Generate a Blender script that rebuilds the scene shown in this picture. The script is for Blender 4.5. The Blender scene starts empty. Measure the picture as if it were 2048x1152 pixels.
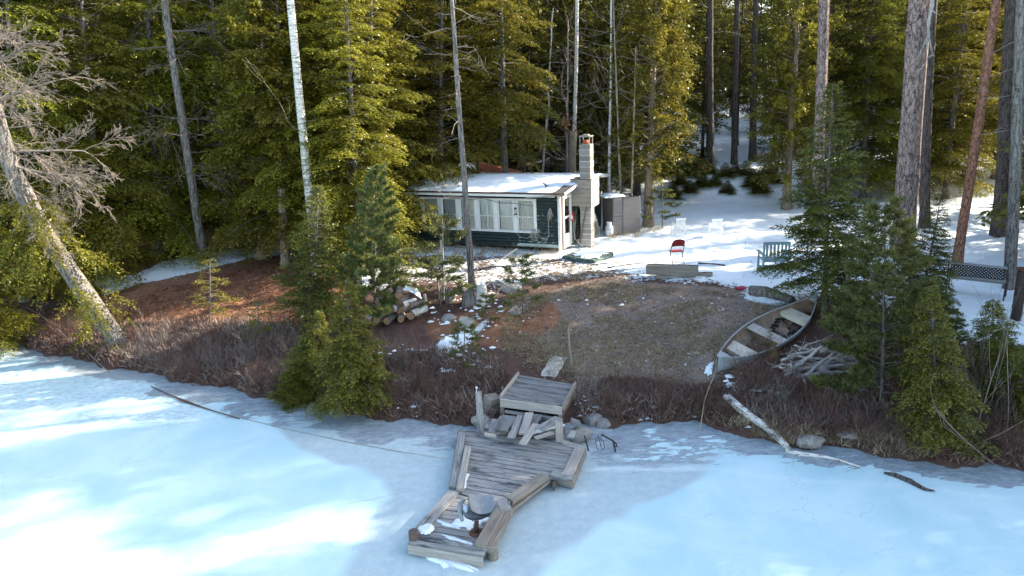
import bpy, bmesh, math, random
import numpy as np
from mathutils import Vector, Matrix, noise as mn
R = math.radians
random.seed(7)
C = bpy.data.collections.new('place'); bpy.context.scene.collection.children.link(C)
S = bpy.context.scene

# ------------------------------------------------------------------ camera
PITCH, ROLL, FPX, CAMZ = 15.5, 2.6, 1400.0, 7.0
CM = (Matrix.Rotation(R(90 - PITCH), 3, 'X') @ Matrix.Rotation(R(-ROLL), 3, 'Z'))
cam = bpy.data.cameras.new('camera'); co = bpy.data.objects.new('camera', cam); C.objects.link(co)
co.matrix_world = Matrix.Translation((0, 0, CAMZ)) @ CM.to_4x4()
cam.sensor_width = 36; cam.lens = 36 * FPX / 2048; cam.clip_end = 900; cam.clip_start = .1
S.camera = co
# ------------------------------------------------------------------ sky and sun
SUN_AZ, SUN_EL = 12, 26                      # measured from +X towards +Y
w = bpy.data.worlds.new('World'); S.world = w; w.use_nodes = True
nt = w.node_tree; nt.nodes.clear()
sky = nt.nodes.new('ShaderNodeTexSky'); sky.sky_type = 'NISHITA'; sky.sun_disc = False
sky.sun_elevation = R(SUN_EL); sky.sun_rotation = R(90 - SUN_AZ)
sky.air_density = 1.0; sky.dust_density = 1.6; sky.ozone_density = 0.0
bg = nt.nodes.new('ShaderNodeBackground'); bg.inputs[1].default_value = .15
wo = nt.nodes.new('ShaderNodeOutputWorld'); nt.links.new(sky.outputs[0], bg.inputs[0]); nt.links.new(bg.outputs[0], wo.inputs[0])
sl = bpy.data.lights.new('sun', 'SUN'); sl.energy = 5.0; sl.angle = R(.53); sl.color = (1, .9, .74)
so = bpy.data.objects.new('sun', sl); C.objects.link(so)
sd = Vector((math.cos(R(SUN_AZ)) * math.cos(R(SUN_EL)), math.sin(R(SUN_AZ)) * math.cos(R(SUN_EL)), math.sin(R(SUN_EL))))
so.rotation_euler = sd.to_track_quat('Z', 'Y').to_euler(); so.location = (60, 30, 50)
S.view_settings.view_transform = 'Standard'; S.view_settings.look = 'None'
S.view_settings.exposure = 2.0; S.view_settings.gamma = 1
S.cycles.max_bounces = 6; S.cycles.transparent_max_bounces = 8
S.cycles.use_denoising = True
try: S.cycles.denoiser = 'OPENIMAGEDENOISE'
except Exception: pass
S.cycles.sample_clamp_indirect = 6

# ------------------------------------------------------------------ helpers: picture <-> place
CMn = np.array([list(r) for r in CM])
def ray(px, py):
    d = CM @ Vector(((px - 1024) / FPX, -(py - 576) / FPX, -1)); return d.normalized()
def at_z(px, py, z):
    d = ray(px, py); t = (z - CAMZ) / d.z; return Vector((d.x * t, d.y * t, z))
def at_y(px, py, y):
    d = ray(px, py); t = y / d.y; return Vector((d.x * t, y, CAMZ + d.z * t))
def to_px(X, Y, Z):
    P = np.stack([X, Y, Z - CAMZ], -1) @ CMn
    k = -np.minimum(P[..., 2], -1e-3)
    return 1024 + FPX * P[..., 0] / k, 576 - FPX * P[..., 1] / k

# ------------------------------------------------------------------ terrain height
SH_PX = [(-500, 600), (-200, 645), (0, 682), (130, 716), (260, 742), (380, 764), (500, 788), (620, 810), (740, 832), (860, 848), (930, 852), (1000, 850), (1170, 848), (1280, 846), (1400, 848), (1500, 870), (1600, 898), (1720, 902), (1850, 922), (2048, 944), (2400, 985)]
SHW = sorted([(at_z(a, b, 0).x, at_z(a, b, 0).y) for a, b in SH_PX])
SX = np.array([-90] + [p[0] for p in SHW] + [90.]); SY = np.array([SHW[0][1] + 12] + [p[1] for p in SHW] + [SHW[-1][1] - 6])
def ss(t): t = np.clip(t, 0, 1); return t * t * (3 - 2 * t)
def shore(x):
    return np.interp(x, SX, SY) + .12 * np.sin(x * 2.3) + .08 * np.sin(x * 5.1 + 1) + .05 * np.sin(x * 11.7)
def wob(x, y, f, s=0):
    return (np.sin(x * f + 1.7 * np.sin(y * f * .7 + s) + s) * np.sin(y * f * 1.13 + 1.3 * np.sin(x * f * .8 + 2 * s) + 2.1 * s))
def hf(x, y):
    x = np.asarray(x, float); y = np.asarray(y, float)
    d = y - shore(x)
    h = -.5 + .5 * ss((d + .8) / .8) + .28 * ss(d / .35) + .35 * ss((d - .2) / 2.2) + .87 * ss((d - .8) / 6.2)
    emb = ss((x - 1) / 4) * 1.25 * ss((y - 33) / 5) + (1 - ss((x - 1) / 4)) * .8 * ss((y - 31) / 8)
    h = h + emb + np.clip(y - 38, 0, 200) * .085
    amp = ss(d / 1.2)
    h = h + amp * (.035 * wob(x, y, 2.1) + .02 * wob(x, y, 5.3, 1) + .012 * wob(x, y, 11, 2))
    return h
def hz(x, y): return float(hf(x, y))
def ground(px, py):
    d = ray(px, py); lo = 2.; t = 4.
    while t < 400:
        p = d * t
        if CAMZ + p.z < hz(p.x, p.y): break
        lo = t; t += .25
    for _ in range(18):
        m = (lo + t) / 2; p = d * m
        if CAMZ + p.z < hz(p.x, p.y): t = m
        else: lo = m
    p = d * t; return Vector((p.x, p.y, hz(p.x, p.y)))

# ------------------------------------------------------------------ helpers: objects
def mesh_np(name, V, F, mat=None, tint=None, smooth=False, fm=None):
    V = np.asarray(V, np.float32).reshape(-1, 3); F = np.asarray(F, np.int32); k = F.shape[1]
    me = bpy.data.meshes.new(name); me.vertices.add(len(V)); me.vertices.foreach_set('co', V.ravel())
    me.loops.add(F.size); me.loops.foreach_set('vertex_index', F.ravel())
    me.polygons.add(len(F)); me.polygons.foreach_set('loop_start', np.arange(0, F.size, k, dtype=np.int32))
    me.polygons.foreach_set('loop_total', np.full(len(F), k, np.int32))
    for m in (mat if isinstance(mat, (list, tuple)) else [mat] if mat else []): me.materials.append(m)
    if fm is not None: me.polygons.foreach_set('material_index', np.asarray(fm, np.int32))
    if smooth: me.polygons.foreach_set('use_smooth', np.ones(len(F), bool))
    if tint is not None:
        for nm, arr in (tint.items() if isinstance(tint, dict) else [('tint', tint)]):
            a = me.attributes.new(nm, 'FLOAT', 'POINT'); a.data.foreach_set('value', np.asarray(arr, np.float32).ravel())
    me.update(calc_edges=True); me.validate(); return me
def link(name, me, parent=None, loc=None, rot=None, sc=None):
    o = bpy.data.objects.new(name, me); C.objects.link(o)
    if parent: o.parent = parent
    if loc is not None: o.location = loc
    if rot is not None: o.rotation_euler = rot
    if sc is not None: o.scale = sc if hasattr(sc, '__len__') else (sc, sc, sc)
    return o
def tag(o, label=None, cat=None, group=None, kind=None):
    if label: o['label'] = label
    if cat: o['category'] = cat
    if group: o['group'] = group
    if kind: o['kind'] = kind
    return o
def thing(name, label, cat, loc=(0, 0, 0), rz=0, group=None):
    o = link(name, None, None, loc, (0, 0, rz)); o.empty_display_size = .1
    return tag(o, label, cat, group)
def dup(root, loc=None, rot=None, sc=None, label=None, group=None):
    def cp(o, par):
        c = o.copy(); C.objects.link(c); c.parent = par
        for ch in kids.get(o, []): cp(ch, c)
        return c
    kids = {}
    for o in root.children_recursive: kids.setdefault(o.parent, []).append(o)
    r = cp(root, None)
    if loc is not None: r.location = loc
    if rot is not None: r.rotation_euler = rot
    if sc is not None: r.scale = sc if hasattr(sc, '__len__') else (sc, sc, sc)
    if label: r['label'] = label
    if group: r['group'] = group
    elif 'group' in r: del r['group']
    return r
class MB:
    """collects shapes into one mesh"""
    def __init__(s): s.bm = bmesh.new(); s.mi = 0
    def box(s, c, size, rot=None, bev=0):
        r = bmesh.ops.create_cube(s.bm, size=1); vs = r['verts']
        M = Matrix.Translation(c) @ (rot.to_4x4() if rot is not None else Matrix.Identity(4)) @ Matrix.Diagonal((*size, 1))
        for v in vs: v.co = M @ v.co
        es = list({e for v in vs for e in v.link_edges}); fs = list({f for v in vs for f in v.link_faces})
        for f in fs: f.material_index = s.mi
        if bev: bmesh.ops.bevel(s.bm, geom=es, offset=bev, segments=1, affect='EDGES', profile=.5)
        return s
    def tube(s, pts, rs, n=8, cap=True):
        pts = [Vector(p) for p in pts]
        if not hasattr(rs, '__len__'): rs = [rs] * len(pts)
        rings = []; ref = None
        for i, p in enumerate(pts):
            d = (pts[min(i + 1, len(pts) - 1)] - pts[max(i - 1, 0)])
            d = d.normalized() if d.length > 1e-9 else Vector((0, 0, 1))
            if ref is None: ref = d.orthogonal().normalized()
            ref = (ref - d * ref.dot(d)); ref = ref.normalized() if ref.length > 1e-6 else d.orthogonal().normalized()
            b = d.cross(ref)
            rings.append([s.bm.verts.new(p + (ref * math.cos(2 * math.pi * k / n) + b * math.sin(2 * math.pi * k / n)) * max(rs[i], 1e-4)) for k in range(n)])
        for a, b in zip(rings, rings[1:]):
            for k in range(n):
                f = s.bm.faces.new((a[k], a[(k + 1) % n], b[(k + 1) % n], b[k])); f.smooth = True; f.material_index = s.mi
        if cap:
            for q in (rings[0][::-1], rings[-1]):
                f = s.bm.faces.new(q); f.material_index = s.mi
        return s
    def poly(s, top, thick):
        """closed slab from a top outline (list of Vector), dropped by thick"""
        t = [s.bm.verts.new(p) for p in top]; b = [s.bm.verts.new(Vector(p) - Vector((0, 0, thick))) for p in top]
        n = len(t); fs = [s.bm.faces.new(t), s.bm.faces.new(b[::-1])]
        for i in range(n): fs.append(s.bm.faces.new((t[i], b[i], b[(i + 1) % n], t[(i + 1) % n])))
        for f in fs: f.material_index = s.mi
        return s
    def grid(s, P):
        vs = [[s.bm.verts.new(p) for p in row] for row in P]
        for a, b in zip(vs, vs[1:]):
            for i in range(len(a) - 1):
                f = s.bm.faces.new((a[i], a[i + 1], b[i + 1], b[i])); f.smooth = True; f.material_index = s.mi
        return s
    def build(s, name, mat, parent=None, loc=None, rot=None):
        me = bpy.data.meshes.new(name); bmesh.ops.recalc_face_normals(s.bm, faces=s.bm.faces[:]); s.bm.to_mesh(me); s.bm.free()
        for m in (mat if isinstance(mat, (list, tuple)) else [mat]): me.materials.append(m)
        return link(name, me, parent, loc, rot)
def beam(name, a, b, wd, th, mat, parent=None, upv=(0, 0, 1), bev=.006, jit=0):
    """one board or beam from a to b (centre line), wd across, th along upv"""
    a = Vector(a); b = Vector(b); d = (b - a); L = d.length; d.normalize()
    u = Vector(upv); u = (u - d * u.dot(d)).normalized(); sd_ = u.cross(d)
    M = Matrix((d, sd_, u)).transposed()
    m = MB(); m.box((0, 0, 0), (L, wd, th), bev=min(bev, th * .3, wd * .3))
    if jit:
        for v in m.bm.verts: v.co += Vector((random.uniform(-jit, jit), random.uniform(-jit, jit) * .5, random.uniform(-jit, jit) * .3))
    o = m.build(name, mat, parent); o.rotation_mode = 'QUATERNION'; o.rotation_quaternion = M.to_quaternion(); o.location = (a + b) / 2
    return o

# ------------------------------------------------------------------ materials
def newmat(name):
    m = bpy.data.materials.new(name); m.use_nodes = True; n = m.node_tree; n.nodes.clear()
    out = n.nodes.new('ShaderNodeOutputMaterial'); p = n.nodes.new('ShaderNodeBsdfPrincipled'); n.links.new(p.outputs[0], out.inputs[0])
    return m, n, p, out
def N(n, t, **kw):
    x = n.nodes.new(t)
    for k, v in kw.items(): setattr(x, k, v)
    return x
def coords(n, scale=(1, 1, 1), kind='Object'):
    t = N(n, 'ShaderNodeTexCoord'); mp = N(n, 'ShaderNodeMapping'); mp.inputs['Scale'].default_value = scale
    n.links.new(t.outputs[kind], mp.inputs[0]); return mp.outputs[0]
def noise(n, vec, scale, detail=5, rough=.6, dist=0):
    x = N(n, 'ShaderNodeTexNoise'); x.inputs['Scale'].default_value = scale; x.inputs['Detail'].default_value = detail
    x.inputs['Roughness'].default_value = rough; x.inputs['Distortion'].default_value = dist
    if vec is not None: n.links.new(vec, x.inputs['Vector'])
    return x.outputs['Fac']
def ramp(n, fac, stops):
    r = N(n, 'ShaderNodeValToRGB'); e = r.color_ramp.elements
    while len(e) < len(stops): e.new(.5)
    for i, (p, c) in enumerate(stops):
        e[i].position = p; e[i].color = (*c, 1) if hasattr(c, '__len__') else (c, c, c, 1)
    n.links.new(fac, r.inputs[0]); return r.outputs[0]
def mix(n, fac, a, b, mode='MIX'):
    x = N(n, 'ShaderNodeMix', data_type='RGBA', blend_type=mode)
    for s_, v in ((0, fac), (6, a), (7, b)):
        if hasattr(v, 'is_output') or isinstance(v, bpy.types.NodeSocket): n.links.new(v, x.inputs[s_])
        elif s_ == 0: x.inputs[0].default_value = v
        else: x.inputs[s_].default_value = (*v, 1) if hasattr(v, '__len__') else (v, v, v, 1)
    return x.outputs[2]
def math_(n, op, a, b=None, clamp=False):
    x = N(n, 'ShaderNodeMath', operation=op, use_clamp=clamp)
    for i, v in enumerate((a, b)):
        if v is None: continue
        if isinstance(v, bpy.types.NodeSocket): n.links.new(v, x.inputs[i])
        else: x.inputs[i].default_value = v
    return x.outputs[0]
def bump(n, h, strength, dist, p):
    b = N(n, 'ShaderNodeBump'); b.inputs['Strength'].default_value = strength; b.inputs['Distance'].default_value = dist
    n.links.new(h, b.inputs['Height']); n.links.new(b.outputs[0], p.inputs['Normal']); return b
def attr(n, name):
    a = N(n, 'ShaderNodeAttribute'); a.attribute_name = name; return a.outputs['Fac']
def orand(n): return N(n, 'ShaderNodeObjectInfo').outputs['Random']
def simple(name, c1, c2=None, scale=8, rough=.8, bumpd=.004, metal=0, stretch=(1, 1, 1), randv=.0, spec=.3):
    m, n, p, o = newmat(name); v = coords(n, stretch); f = noise(n, v, scale)
    c2 = c2 or tuple(x * .7 for x in c1)
    c = ramp(n, f, [(.32, c1), (.68, c2)])
    if randv:
        c = mix(n, math_(n, 'MULTIPLY', orand(n), randv), c, (.02, .02, .02))
    n.links.new(c, p.inputs['Base Color']); p.inputs['Roughness'].default_value = rough; p.inputs['Metallic'].default_value = metal
    p.inputs['Specular IOR Level'].default_value = spec
    if bumpd: bump(n, f, .6, bumpd, p)
    return m
def foliage(name, cA, cB, cC, trans=.25):
    m = bpy.data.materials.new(name); m.use_nodes = True; n = m.node_tree; n.nodes.clear()
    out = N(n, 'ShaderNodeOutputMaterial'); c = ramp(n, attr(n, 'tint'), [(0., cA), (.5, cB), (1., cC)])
    hs = N(n, 'ShaderNodeHueSaturation'); n.links.new(c, hs.inputs['Color'])
    n.links.new(math_(n, 'ADD', math_(n, 'MULTIPLY', orand(n), .035), .482), hs.inputs['Hue'])
    n.links.new(math_(n, 'ADD', math_(n, 'MULTIPLY', orand(n), .35), .82), hs.inputs['Value'])
    d = N(n, 'ShaderNodeBsdfDiffuse'); t = N(n, 'ShaderNodeBsdfTranslucent'); g = N(n, 'ShaderNodeBsdfGlossy'); g.inputs['Roughness'].default_value = .45
    n.links.new(hs.outputs[0], d.inputs[0]); n.links.new(hs.outputs[0], t.inputs[0])
    a = N(n, 'ShaderNodeMixShader'); a.inputs[0].default_value = trans; n.links.new(d.outputs[0], a.inputs[1]); n.links.new(t.outputs[0], a.inputs[2])
    b = N(n, 'ShaderNodeMixShader'); b.inputs[0].default_value = .035; n.links.new(a.outputs[0], b.inputs[1]); n.links.new(g.outputs[0], b.inputs[2])
    n.links.new(b.outputs[0], out.inputs[0]); return m
def bark(name, base, light, vs=(9, 9, 1.6), bd=.03, lich=.0):
    m, n, p, o = newmat(name)
    wv = noise(n, coords(n), 6, 4, .7); v = coords(n, (vs[0] * 1.6, vs[1] * 1.6, vs[2] * 1.5))
    ad = N(n, 'ShaderNodeVectorMath', operation='ADD'); n.links.new(v, ad.inputs[0]); cb = N(n, 'ShaderNodeCombineXYZ')
    for i in range(3): n.links.new(math_(n, 'MULTIPLY', wv, 2.4), cb.inputs[i])
    n.links.new(cb.outputs[0], ad.inputs[1])
    vo = N(n, 'ShaderNodeTexVoronoi', feature='DISTANCE_TO_EDGE'); vo.inputs['Scale'].default_value = 1.0; n.links.new(ad.outputs[0], vo.inputs['Vector'])
    f = noise(n, v, 1.2, 8, .75, .5); g = noise(n, coords(n, (1, 1, .35)), 1.7, 4, .6)
    k = math_(n, 'ADD', math_(n, 'MULTIPLY', ramp(n, vo.outputs['Distance'], [(0, .0), (.16, .5)]), .45), math_(n, 'MULTIPLY', f, .9))
    c = ramp(n, k, [(.40, tuple(x * .3 for x in base)), (.54, base), (.70, light)])
    c = mix(n, ramp(n, g, [(.45, 0.), (.7, .3)]), c, tuple(x * 1.15 for x in light))
    if lich: c = mix(n, ramp(n, noise(n, coords(n), 11, 5, .75), [(.57, 0.), (.66, lich)]), c, (.36, .38, .34))
    n.links.new(c, p.inputs['Base Color']); p.inputs['Roughness'].default_value = .95; p.inputs['Specular IOR Level'].default_value = .15
    bump(n, k, .9, bd, p); return m
M = {}
M['hemlock'] = foliage('hemlock_foliage', (.07, .078, .010), (.165, .158, .015), (.27, .24, .022), .42)
M['sapling'] = foliage('sapling_foliage', (.06, .065, .012), (.13, .132, .018), (.23, .215, .028), .36)
M['cedar'] = foliage('cedar_foliage', (.075, .075, .010), (.16, .15, .015), (.26, .23, .022), .42)
M['spruce'] = foliage('spruce_foliage', (.045, .055, .012), (.095, .10, .016), (.17, .17, .025), .34)
M['pine'] = foliage('pine_needles', (.055, .07, .018), (.12, .135, .035), (.22, .23, .06), .3)
M['farfol'] = foliage('far_foliage', (.06, .062, .013), (.115, .115, .018), (.18, .17, .022), .4)
M['dead_leaf'] = foliage('dead_leaves', (.10, .04, .02), (.2, .085, .04), (.3, .15, .07), .3)
M['litter_twig'] = foliage('ground_cover_twigs', (.07, .04, .03), (.18, .108, .078), (.38, .29, .22), .15)
M['straw'] = foliage('dead_grass', (.12, .085, .055), (.29, .215, .14), (.5, .4, .28), .25)
M['chip'] = foliage('litter_chips', (.05, .03, .02), (.24, .17, .11), (.62, .58, .52), .0)
M['brush'] = foliage('brush_twigs', (.08, .05, .045), (.22, .16, .135), (.42, .35, .3), .0)
M['bark_grey'] = bark('grey_bark', (.11, .098, .09), (.22, .20, .185), lich=.35)
M['bark_pine'] = bark('red_pine_bark', (.13, .10, .095), (.34, .25, .22), (6.5, 6.5, 2.3), .04, .1)
M['bark_red'] = bark('flaky_red_bark', (.16, .075, .05), (.3, .15, .1), (9, 9, 4), .02)
M['bark_dark'] = bark('dark_bark', (.06, .05, .045), (.13, .11, .1))
M['bark_cedar'] = bark('stringy_cedar_bark', (.2, .15, .11), (.36, .29, .22), (14, 14, .8), .03)
M['twig'] = simple('grey_dead_twigs', (.25, .21, .18), (.13, .11, .095), 6, .9, 0)
M['twig_brown'] = simple('brown_shrub_twigs', (.15, .085, .065), (.09, .05, .04), 5, .9, 0)
M['twig_grey'] = simple('dull_shrub_twigs', (.2, .16, .14), (.11, .09, .08), 5, .9, 0)
M['driftwood'] = simple('silver_driftwood', (.42, .40, .38), (.2, .185, .17), 10, .9, .01, stretch=(1, 1, 1))
def birch_mat():
    m, n, p, o = newmat('birch_bark'); v = coords(n, (3, 3, 14)); f = noise(n, v, 1.8, 4, .6)
    g = noise(n, coords(n, (2, 2, 5)), 2.2, 3)
    c = ramp(n, f, [(.34, (.07, .06, .055)), (.42, (.5, .47, .43)), (.6, (.68, .65, .6))]); c = mix(n, ramp(n, g, [(.62, 0.), (.68, .8)]), c, (.09, .08, .07))
    n.links.new(c, p.inputs['Base Color']); p.inputs['Roughness'].default_value = .8; bump(n, f, .5, .01, p); return m
M['birch'] = birch_mat()
def wood(name, light, dark, streak=(.05, .055, .06), amt=.5, sx=1.2, stain=None):
    m, n, p, o = newmat(name)
    t = N(n, 'ShaderNodeTexCoord'); ad = N(n, 'ShaderNodeVectorMath', operation='ADD'); n.links.new(t.outputs['Object'], ad.inputs[0])
    cb = N(n, 'ShaderNodeCombineXYZ'); rr = math_(n, 'MULTIPLY', orand(n), 37.)
    for i in range(3): n.links.new(rr, cb.inputs[i])
    n.links.new(cb.outputs[0], ad.inputs[1]); mp = N(n, 'ShaderNodeMapping'); mp.inputs['Scale'].default_value = (sx, 22, 22); n.links.new(ad.outputs[0], mp.inputs[0])
    f = noise(n, mp.outputs[0], 1.6, 6, .7, .4)
    mp2 = N(n, 'ShaderNodeMapping'); mp2.inputs['Scale'].default_value = (1.4, 5, 5); n.links.new(ad.outputs[0], mp2.inputs[0])
    g = noise(n, mp2.outputs[0], 1.3, 5, .65)
    c = ramp(n, f, [(.3, dark), (.66, light)]); c = mix(n, ramp(n, g, [(.50, 0.), (.66, amt)]), c, streak)
    c = mix(n, math_(n, 'MULTIPLY', orand(n), .35), c, tuple(x * .55 for x in light))
    n.links.new(c, p.inputs['Base Color']); p.inputs['Roughness'].default_value = .85; p.inputs['Specular IOR Level'].default_value = .25
    bump(n, f, .7, .006, p); return m
M['deck'] = wood('weathered_deck_wood', (.44, .43, .40), (.13, .13, .135), amt=1.)
M['deck_pale'] = wood('bleached_board', (.5, .46, .4), (.26, .235, .21), amt=.3)
M['deck_dark'] = wood('dark_wet_planking', (.29, .29, .28), (.09, .095, .1), amt=.85)
M['timber'] = wood('grey_timber', (.34, .30, .25), (.15, .13, .11), amt=.4)
M['plywood'] = wood('grey_plywood', (.27, .24, .22), (.17, .15, .14), amt=.25, sx=.6)
M['plywood_pale'] = wood('pale_plywood', (.5, .44, .37), (.3, .26, .22), amt=.35, sx=.6)
M['barn'] = wood('old_brown_boards', (.19, .14, .115), (.07, .055, .05), amt=.4)
def paint(name, col, under, thr=.6, attrn=None, scale=5):
    m, n, p, o = newmat(name); v = coords(n, (1.3, 1, 6), 'Object'); f = noise(n, v, scale, 6, .65, .3)
    if attrn: f = math_(n, 'ADD', f, attr(n, attrn))
    c = mix(n, ramp(n, f, [(thr, 0.), (thr + .03, 1.)]), col, under)
    g = noise(n, coords(n), 3, 4); c = mix(n, ramp(n, g, [(.4, 0.), (.75, .35)]), c, tuple(x * .6 for x in col))
    n.links.new(c, p.inputs['Base Color']); p.inputs['Roughness'].default_value = .7; bump(n, ramp(n, f, [(thr, 1.), (thr + .03, 0.)]), .5, .003, p); return m
M['green'] = paint('flaking_dark_green_paint', (.012, .028, .026), (.42, .5, .46), .63, 'peel', 3.2)
M['greenstep'] = paint('worn_green_paint', (.025, .07, .058), (.25, .24, .2), .55)
M['white'] = paint('weathered_white_paint', (.72, .72, .68), (.35, .33, .3), .68)
M['door_white'] = paint('white_door_paint', (.74, .72, .66), (.45, .4, .33), .72)
M['brownfascia'] = simple('rusty_drip_edge', (.12, .045, .03), (.05, .03, .025), 8, .6, .002)
M['block'] = simple('concrete_block', (.31, .295, .265), (.21, .2, .185), 28, .95, .004, randv=.45)
M['mortar'] = simple('mortar', (.5, .48, .44), (.4, .38, .35), 20, .95, .003)
M['brick'] = simple('red_flue_clay', (.42, .12, .06), (.3, .08, .04), 14, .9, .003)
M['steel'] = simple('dull_steel', (.35, .35, .36), (.22, .22, .23), 20, .45, .001, metal=.7)
M['iron'] = simple('rusted_iron', (.06, .04, .035), (.035, .025, .022), 20, .8, .001)
M['rust'] = simple('rusty_plate', (.14, .06, .035), (.07, .035, .025), 14, .85, .003)
M['black'] = simple('black_cable', (.02, .02, .022), (.03, .03, .03), 10, .6, 0)
M['greycable'] = simple('grey_rope', (.4, .38, .34), (.28, .26, .23), 20, .9, 0)
M['straw_rope'] = simple('pale_yellow_rope', (.42, .36, .2), (.3, .26, .15), 20, .9, 0)
M['plastic'] = simple('white_garden_plastic', (.8, .8, .77), (.72, .72, .68), 6, .45, 0)
M['red'] = simple('faded_red_paint', (.3, .035, .045), (.22, .03, .035), 6, .5, .001)
M['maroon'] = simple('raspberry_plastic', (.35, .03, .07), (.25, .02, .05), 6, .5, 0)
M['extred'] = simple('extinguisher_red', (.6, .03, .03), (.5, .03, .03), 5, .35, 0)
M['tank'] = simple('white_tank_enamel', (.72, .74, .75), (.6, .62, .63), 6, .4, .001)
M['blue'] = simple('faded_blue_paint', (.2, .29, .31), (.15, .23, .25), 7, .7, .002)
M['canoe'] = simple('dull_aluminium_hull', (.42, .45, .48), (.32, .34, .36), 5, .5, .002, metal=.1)
M['canoe_in'] = simple('brown_canoe_inside', (.34, .25, .18), (.16, .115, .09), 3.5, .75, .003)
M['cream'] = simple('cream_seat_plastic', (.62, .57, .46), (.48, .43, .34), 7, .6, .001)
M['seat'] = simple('grey_boat_seat_vinyl', (.28, .3, .31), (.2, .22, .23), 9, .6, .002)
M['curtain'] = simple('pale_curtain', (.8, .75, .68), (.68, .64, .58), 3, .95, .004, stretch=(12, 1, .6))
M['curtain_grey'] = simple('grey_blind', (.5, .5, .49), (.42, .43, .42), 4, .9, .002, stretch=(1, 1, 12))
M['dark'] = simple('shade_and_leaf_black', (.02, .02, .02), (.012, .012, .012), 3, .9, 0)  # near-black paints missing light inside and under things; also colours the canoe leaves
M['rooffelt'] = simple('roof_felt', (.06, .06, .062), (.04, .04, .042), 25, .95, .003)
M['redroof'] = simple('rusty_red_roof', (.36, .13, .08), (.26, .09, .06), 5, .8, .002, stretch=(1, 6, 1))
M['stone'] = simple('grey_stone', (.33, .31, .29), (.17, .16, .15), 4, .9, .02)
M['endgrain'] = simple('sawn_log_end', (.36, .23, .13), (.2, .12, .065), 14, .9, .004)
M['bench'] = simple('black_cast_iron', (.022, .022, .025), (.035, .035, .035), 10, .5, 0)
M['benchwood'] = wood('grey_bench_slats', (.3, .31, .3), (.17, .18, .18), amt=.2)
M['sand'] = simple('pale_sandy_slab', (.55, .5, .43), (.4, .36, .3), 12, .95, .01)
def snow_mat(name='snow', dirt=.0):
    m, n, p, o = newmat(name); v = coords(n); f = noise(n, v, 3, 6, .6); g = noise(n, v, 22, 4, .6)
    c = ramp(n, f, [(.3, (.74, .82, .85)), (.7, (.80, .86, .88))])
    if dirt: c = mix(n, ramp(n, g, [(.58, 0.), (.66, dirt)]), c, (.2, .15, .11))
    n.links.new(c, p.inputs['Base Color']); p.inputs['Roughness'].default_value = .7; p.inputs['Specular IOR Level'].default_value = .2
    bump(n, math_(n, 'ADD', f, math_(n, 'MULTIPLY', g, .2)), .35, .03, p); return m
M['snow'] = snow_mat()
def glass_mat():
    m = bpy.data.materials.new('window_glass'); m.use_nodes = True; n = m.node_tree; n.nodes.clear(); out = N(n, 'ShaderNodeOutputMaterial')
    t = N(n, 'ShaderNodeBsdfTransparent'); t.inputs[0].default_value = (.95, .97, .97, 1); g = N(n, 'ShaderNodeBsdfGlossy'); g.inputs['Roughness'].default_value = .03
    f = N(n, 'ShaderNodeFresnel'); f.inputs[0].default_value = 1.5; b = N(n, 'ShaderNodeBump'); b.inputs['Strength'].default_value = .08; b.inputs['Distance'].default_value = .02
    n.links.new(noise(n, coords(n), 4, 2), b.inputs['Height']); n.links.new(b.outputs[0], g.inputs['Normal'])
    a = N(n, 'ShaderNodeMixShader'); n.links.new(f.outputs[0], a.inputs[0]); n.links.new(t.outputs[0], a.inputs[1]); n.links.new(g.outputs[0], a.inputs[2]); n.links.new(a.outputs[0], out.inputs[0]); return m
M['glass'] = glass_mat()

# ------------------------------------------------------------------ ground sheet
def pip(px, py, poly):
    inside = np.zeros(px.shape, bool); n = len(poly)
    for i in range(n):
        x0, y0 = poly[i]; x1, y1 = poly[(i + 1) % n]
        c = ((y0 > py) != (y1 > py)) & (px < (x1 - x0) * (py - y0) / (y1 - y0 + 1e-9) + x0); inside ^= c
    return inside
def blur(A, k):
    for _ in range(k):
        A = (A + np.roll(A, 1, 0) + np.roll(A, -1, 0) + np.roll(A, 1, 1) + np.roll(A, -1, 1)) / 5
    return A
def axis(lo, hi, a, b, fine, grow):
    v = list(np.arange(a, b, fine)); s = fine; x = v[-1]
    while x < hi: s *= grow; x += s; v.append(x)
    s = fine; x = a
    while x > lo: s *= grow; x -= s; v.insert(0, x)
    return np.array(v)
gx = axis(-220, 220, -17, 19, .11, 1.14); gy = axis(0, 420, 12, 34, .11, 1.14)
GX, GY = np.meshgrid(gx, gy); GZ = hf(GX, GY)
rng = np.random.default_rng(3)
PX, PY = to_px(GX, GY, GZ)
dsh = GY - shore(GX)
snow = np.zeros(GX.shape)
bl = np.interp(PX, [200, 560, 700, 760, 860, 930, 1010, 1070, 1200, 1330, 1420, 1480, 1560, 1700, 1800, 1900, 2100], [470, 478, 560, 590, 560, 578, 592, 562, 556, 566, 570, 584, 604, 590, 640, 680, 700])
yard = .78 * ss((bl + 38 - PY) / 75) ** .8
yard = np.where(PX < 700, ss((480 - PY) / 20) * .3, yard)
yard = np.where(dsh < 4.0, yard * ss((dsh - 3) / 1.2), yard)
snow = np.maximum(snow, yard)
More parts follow.
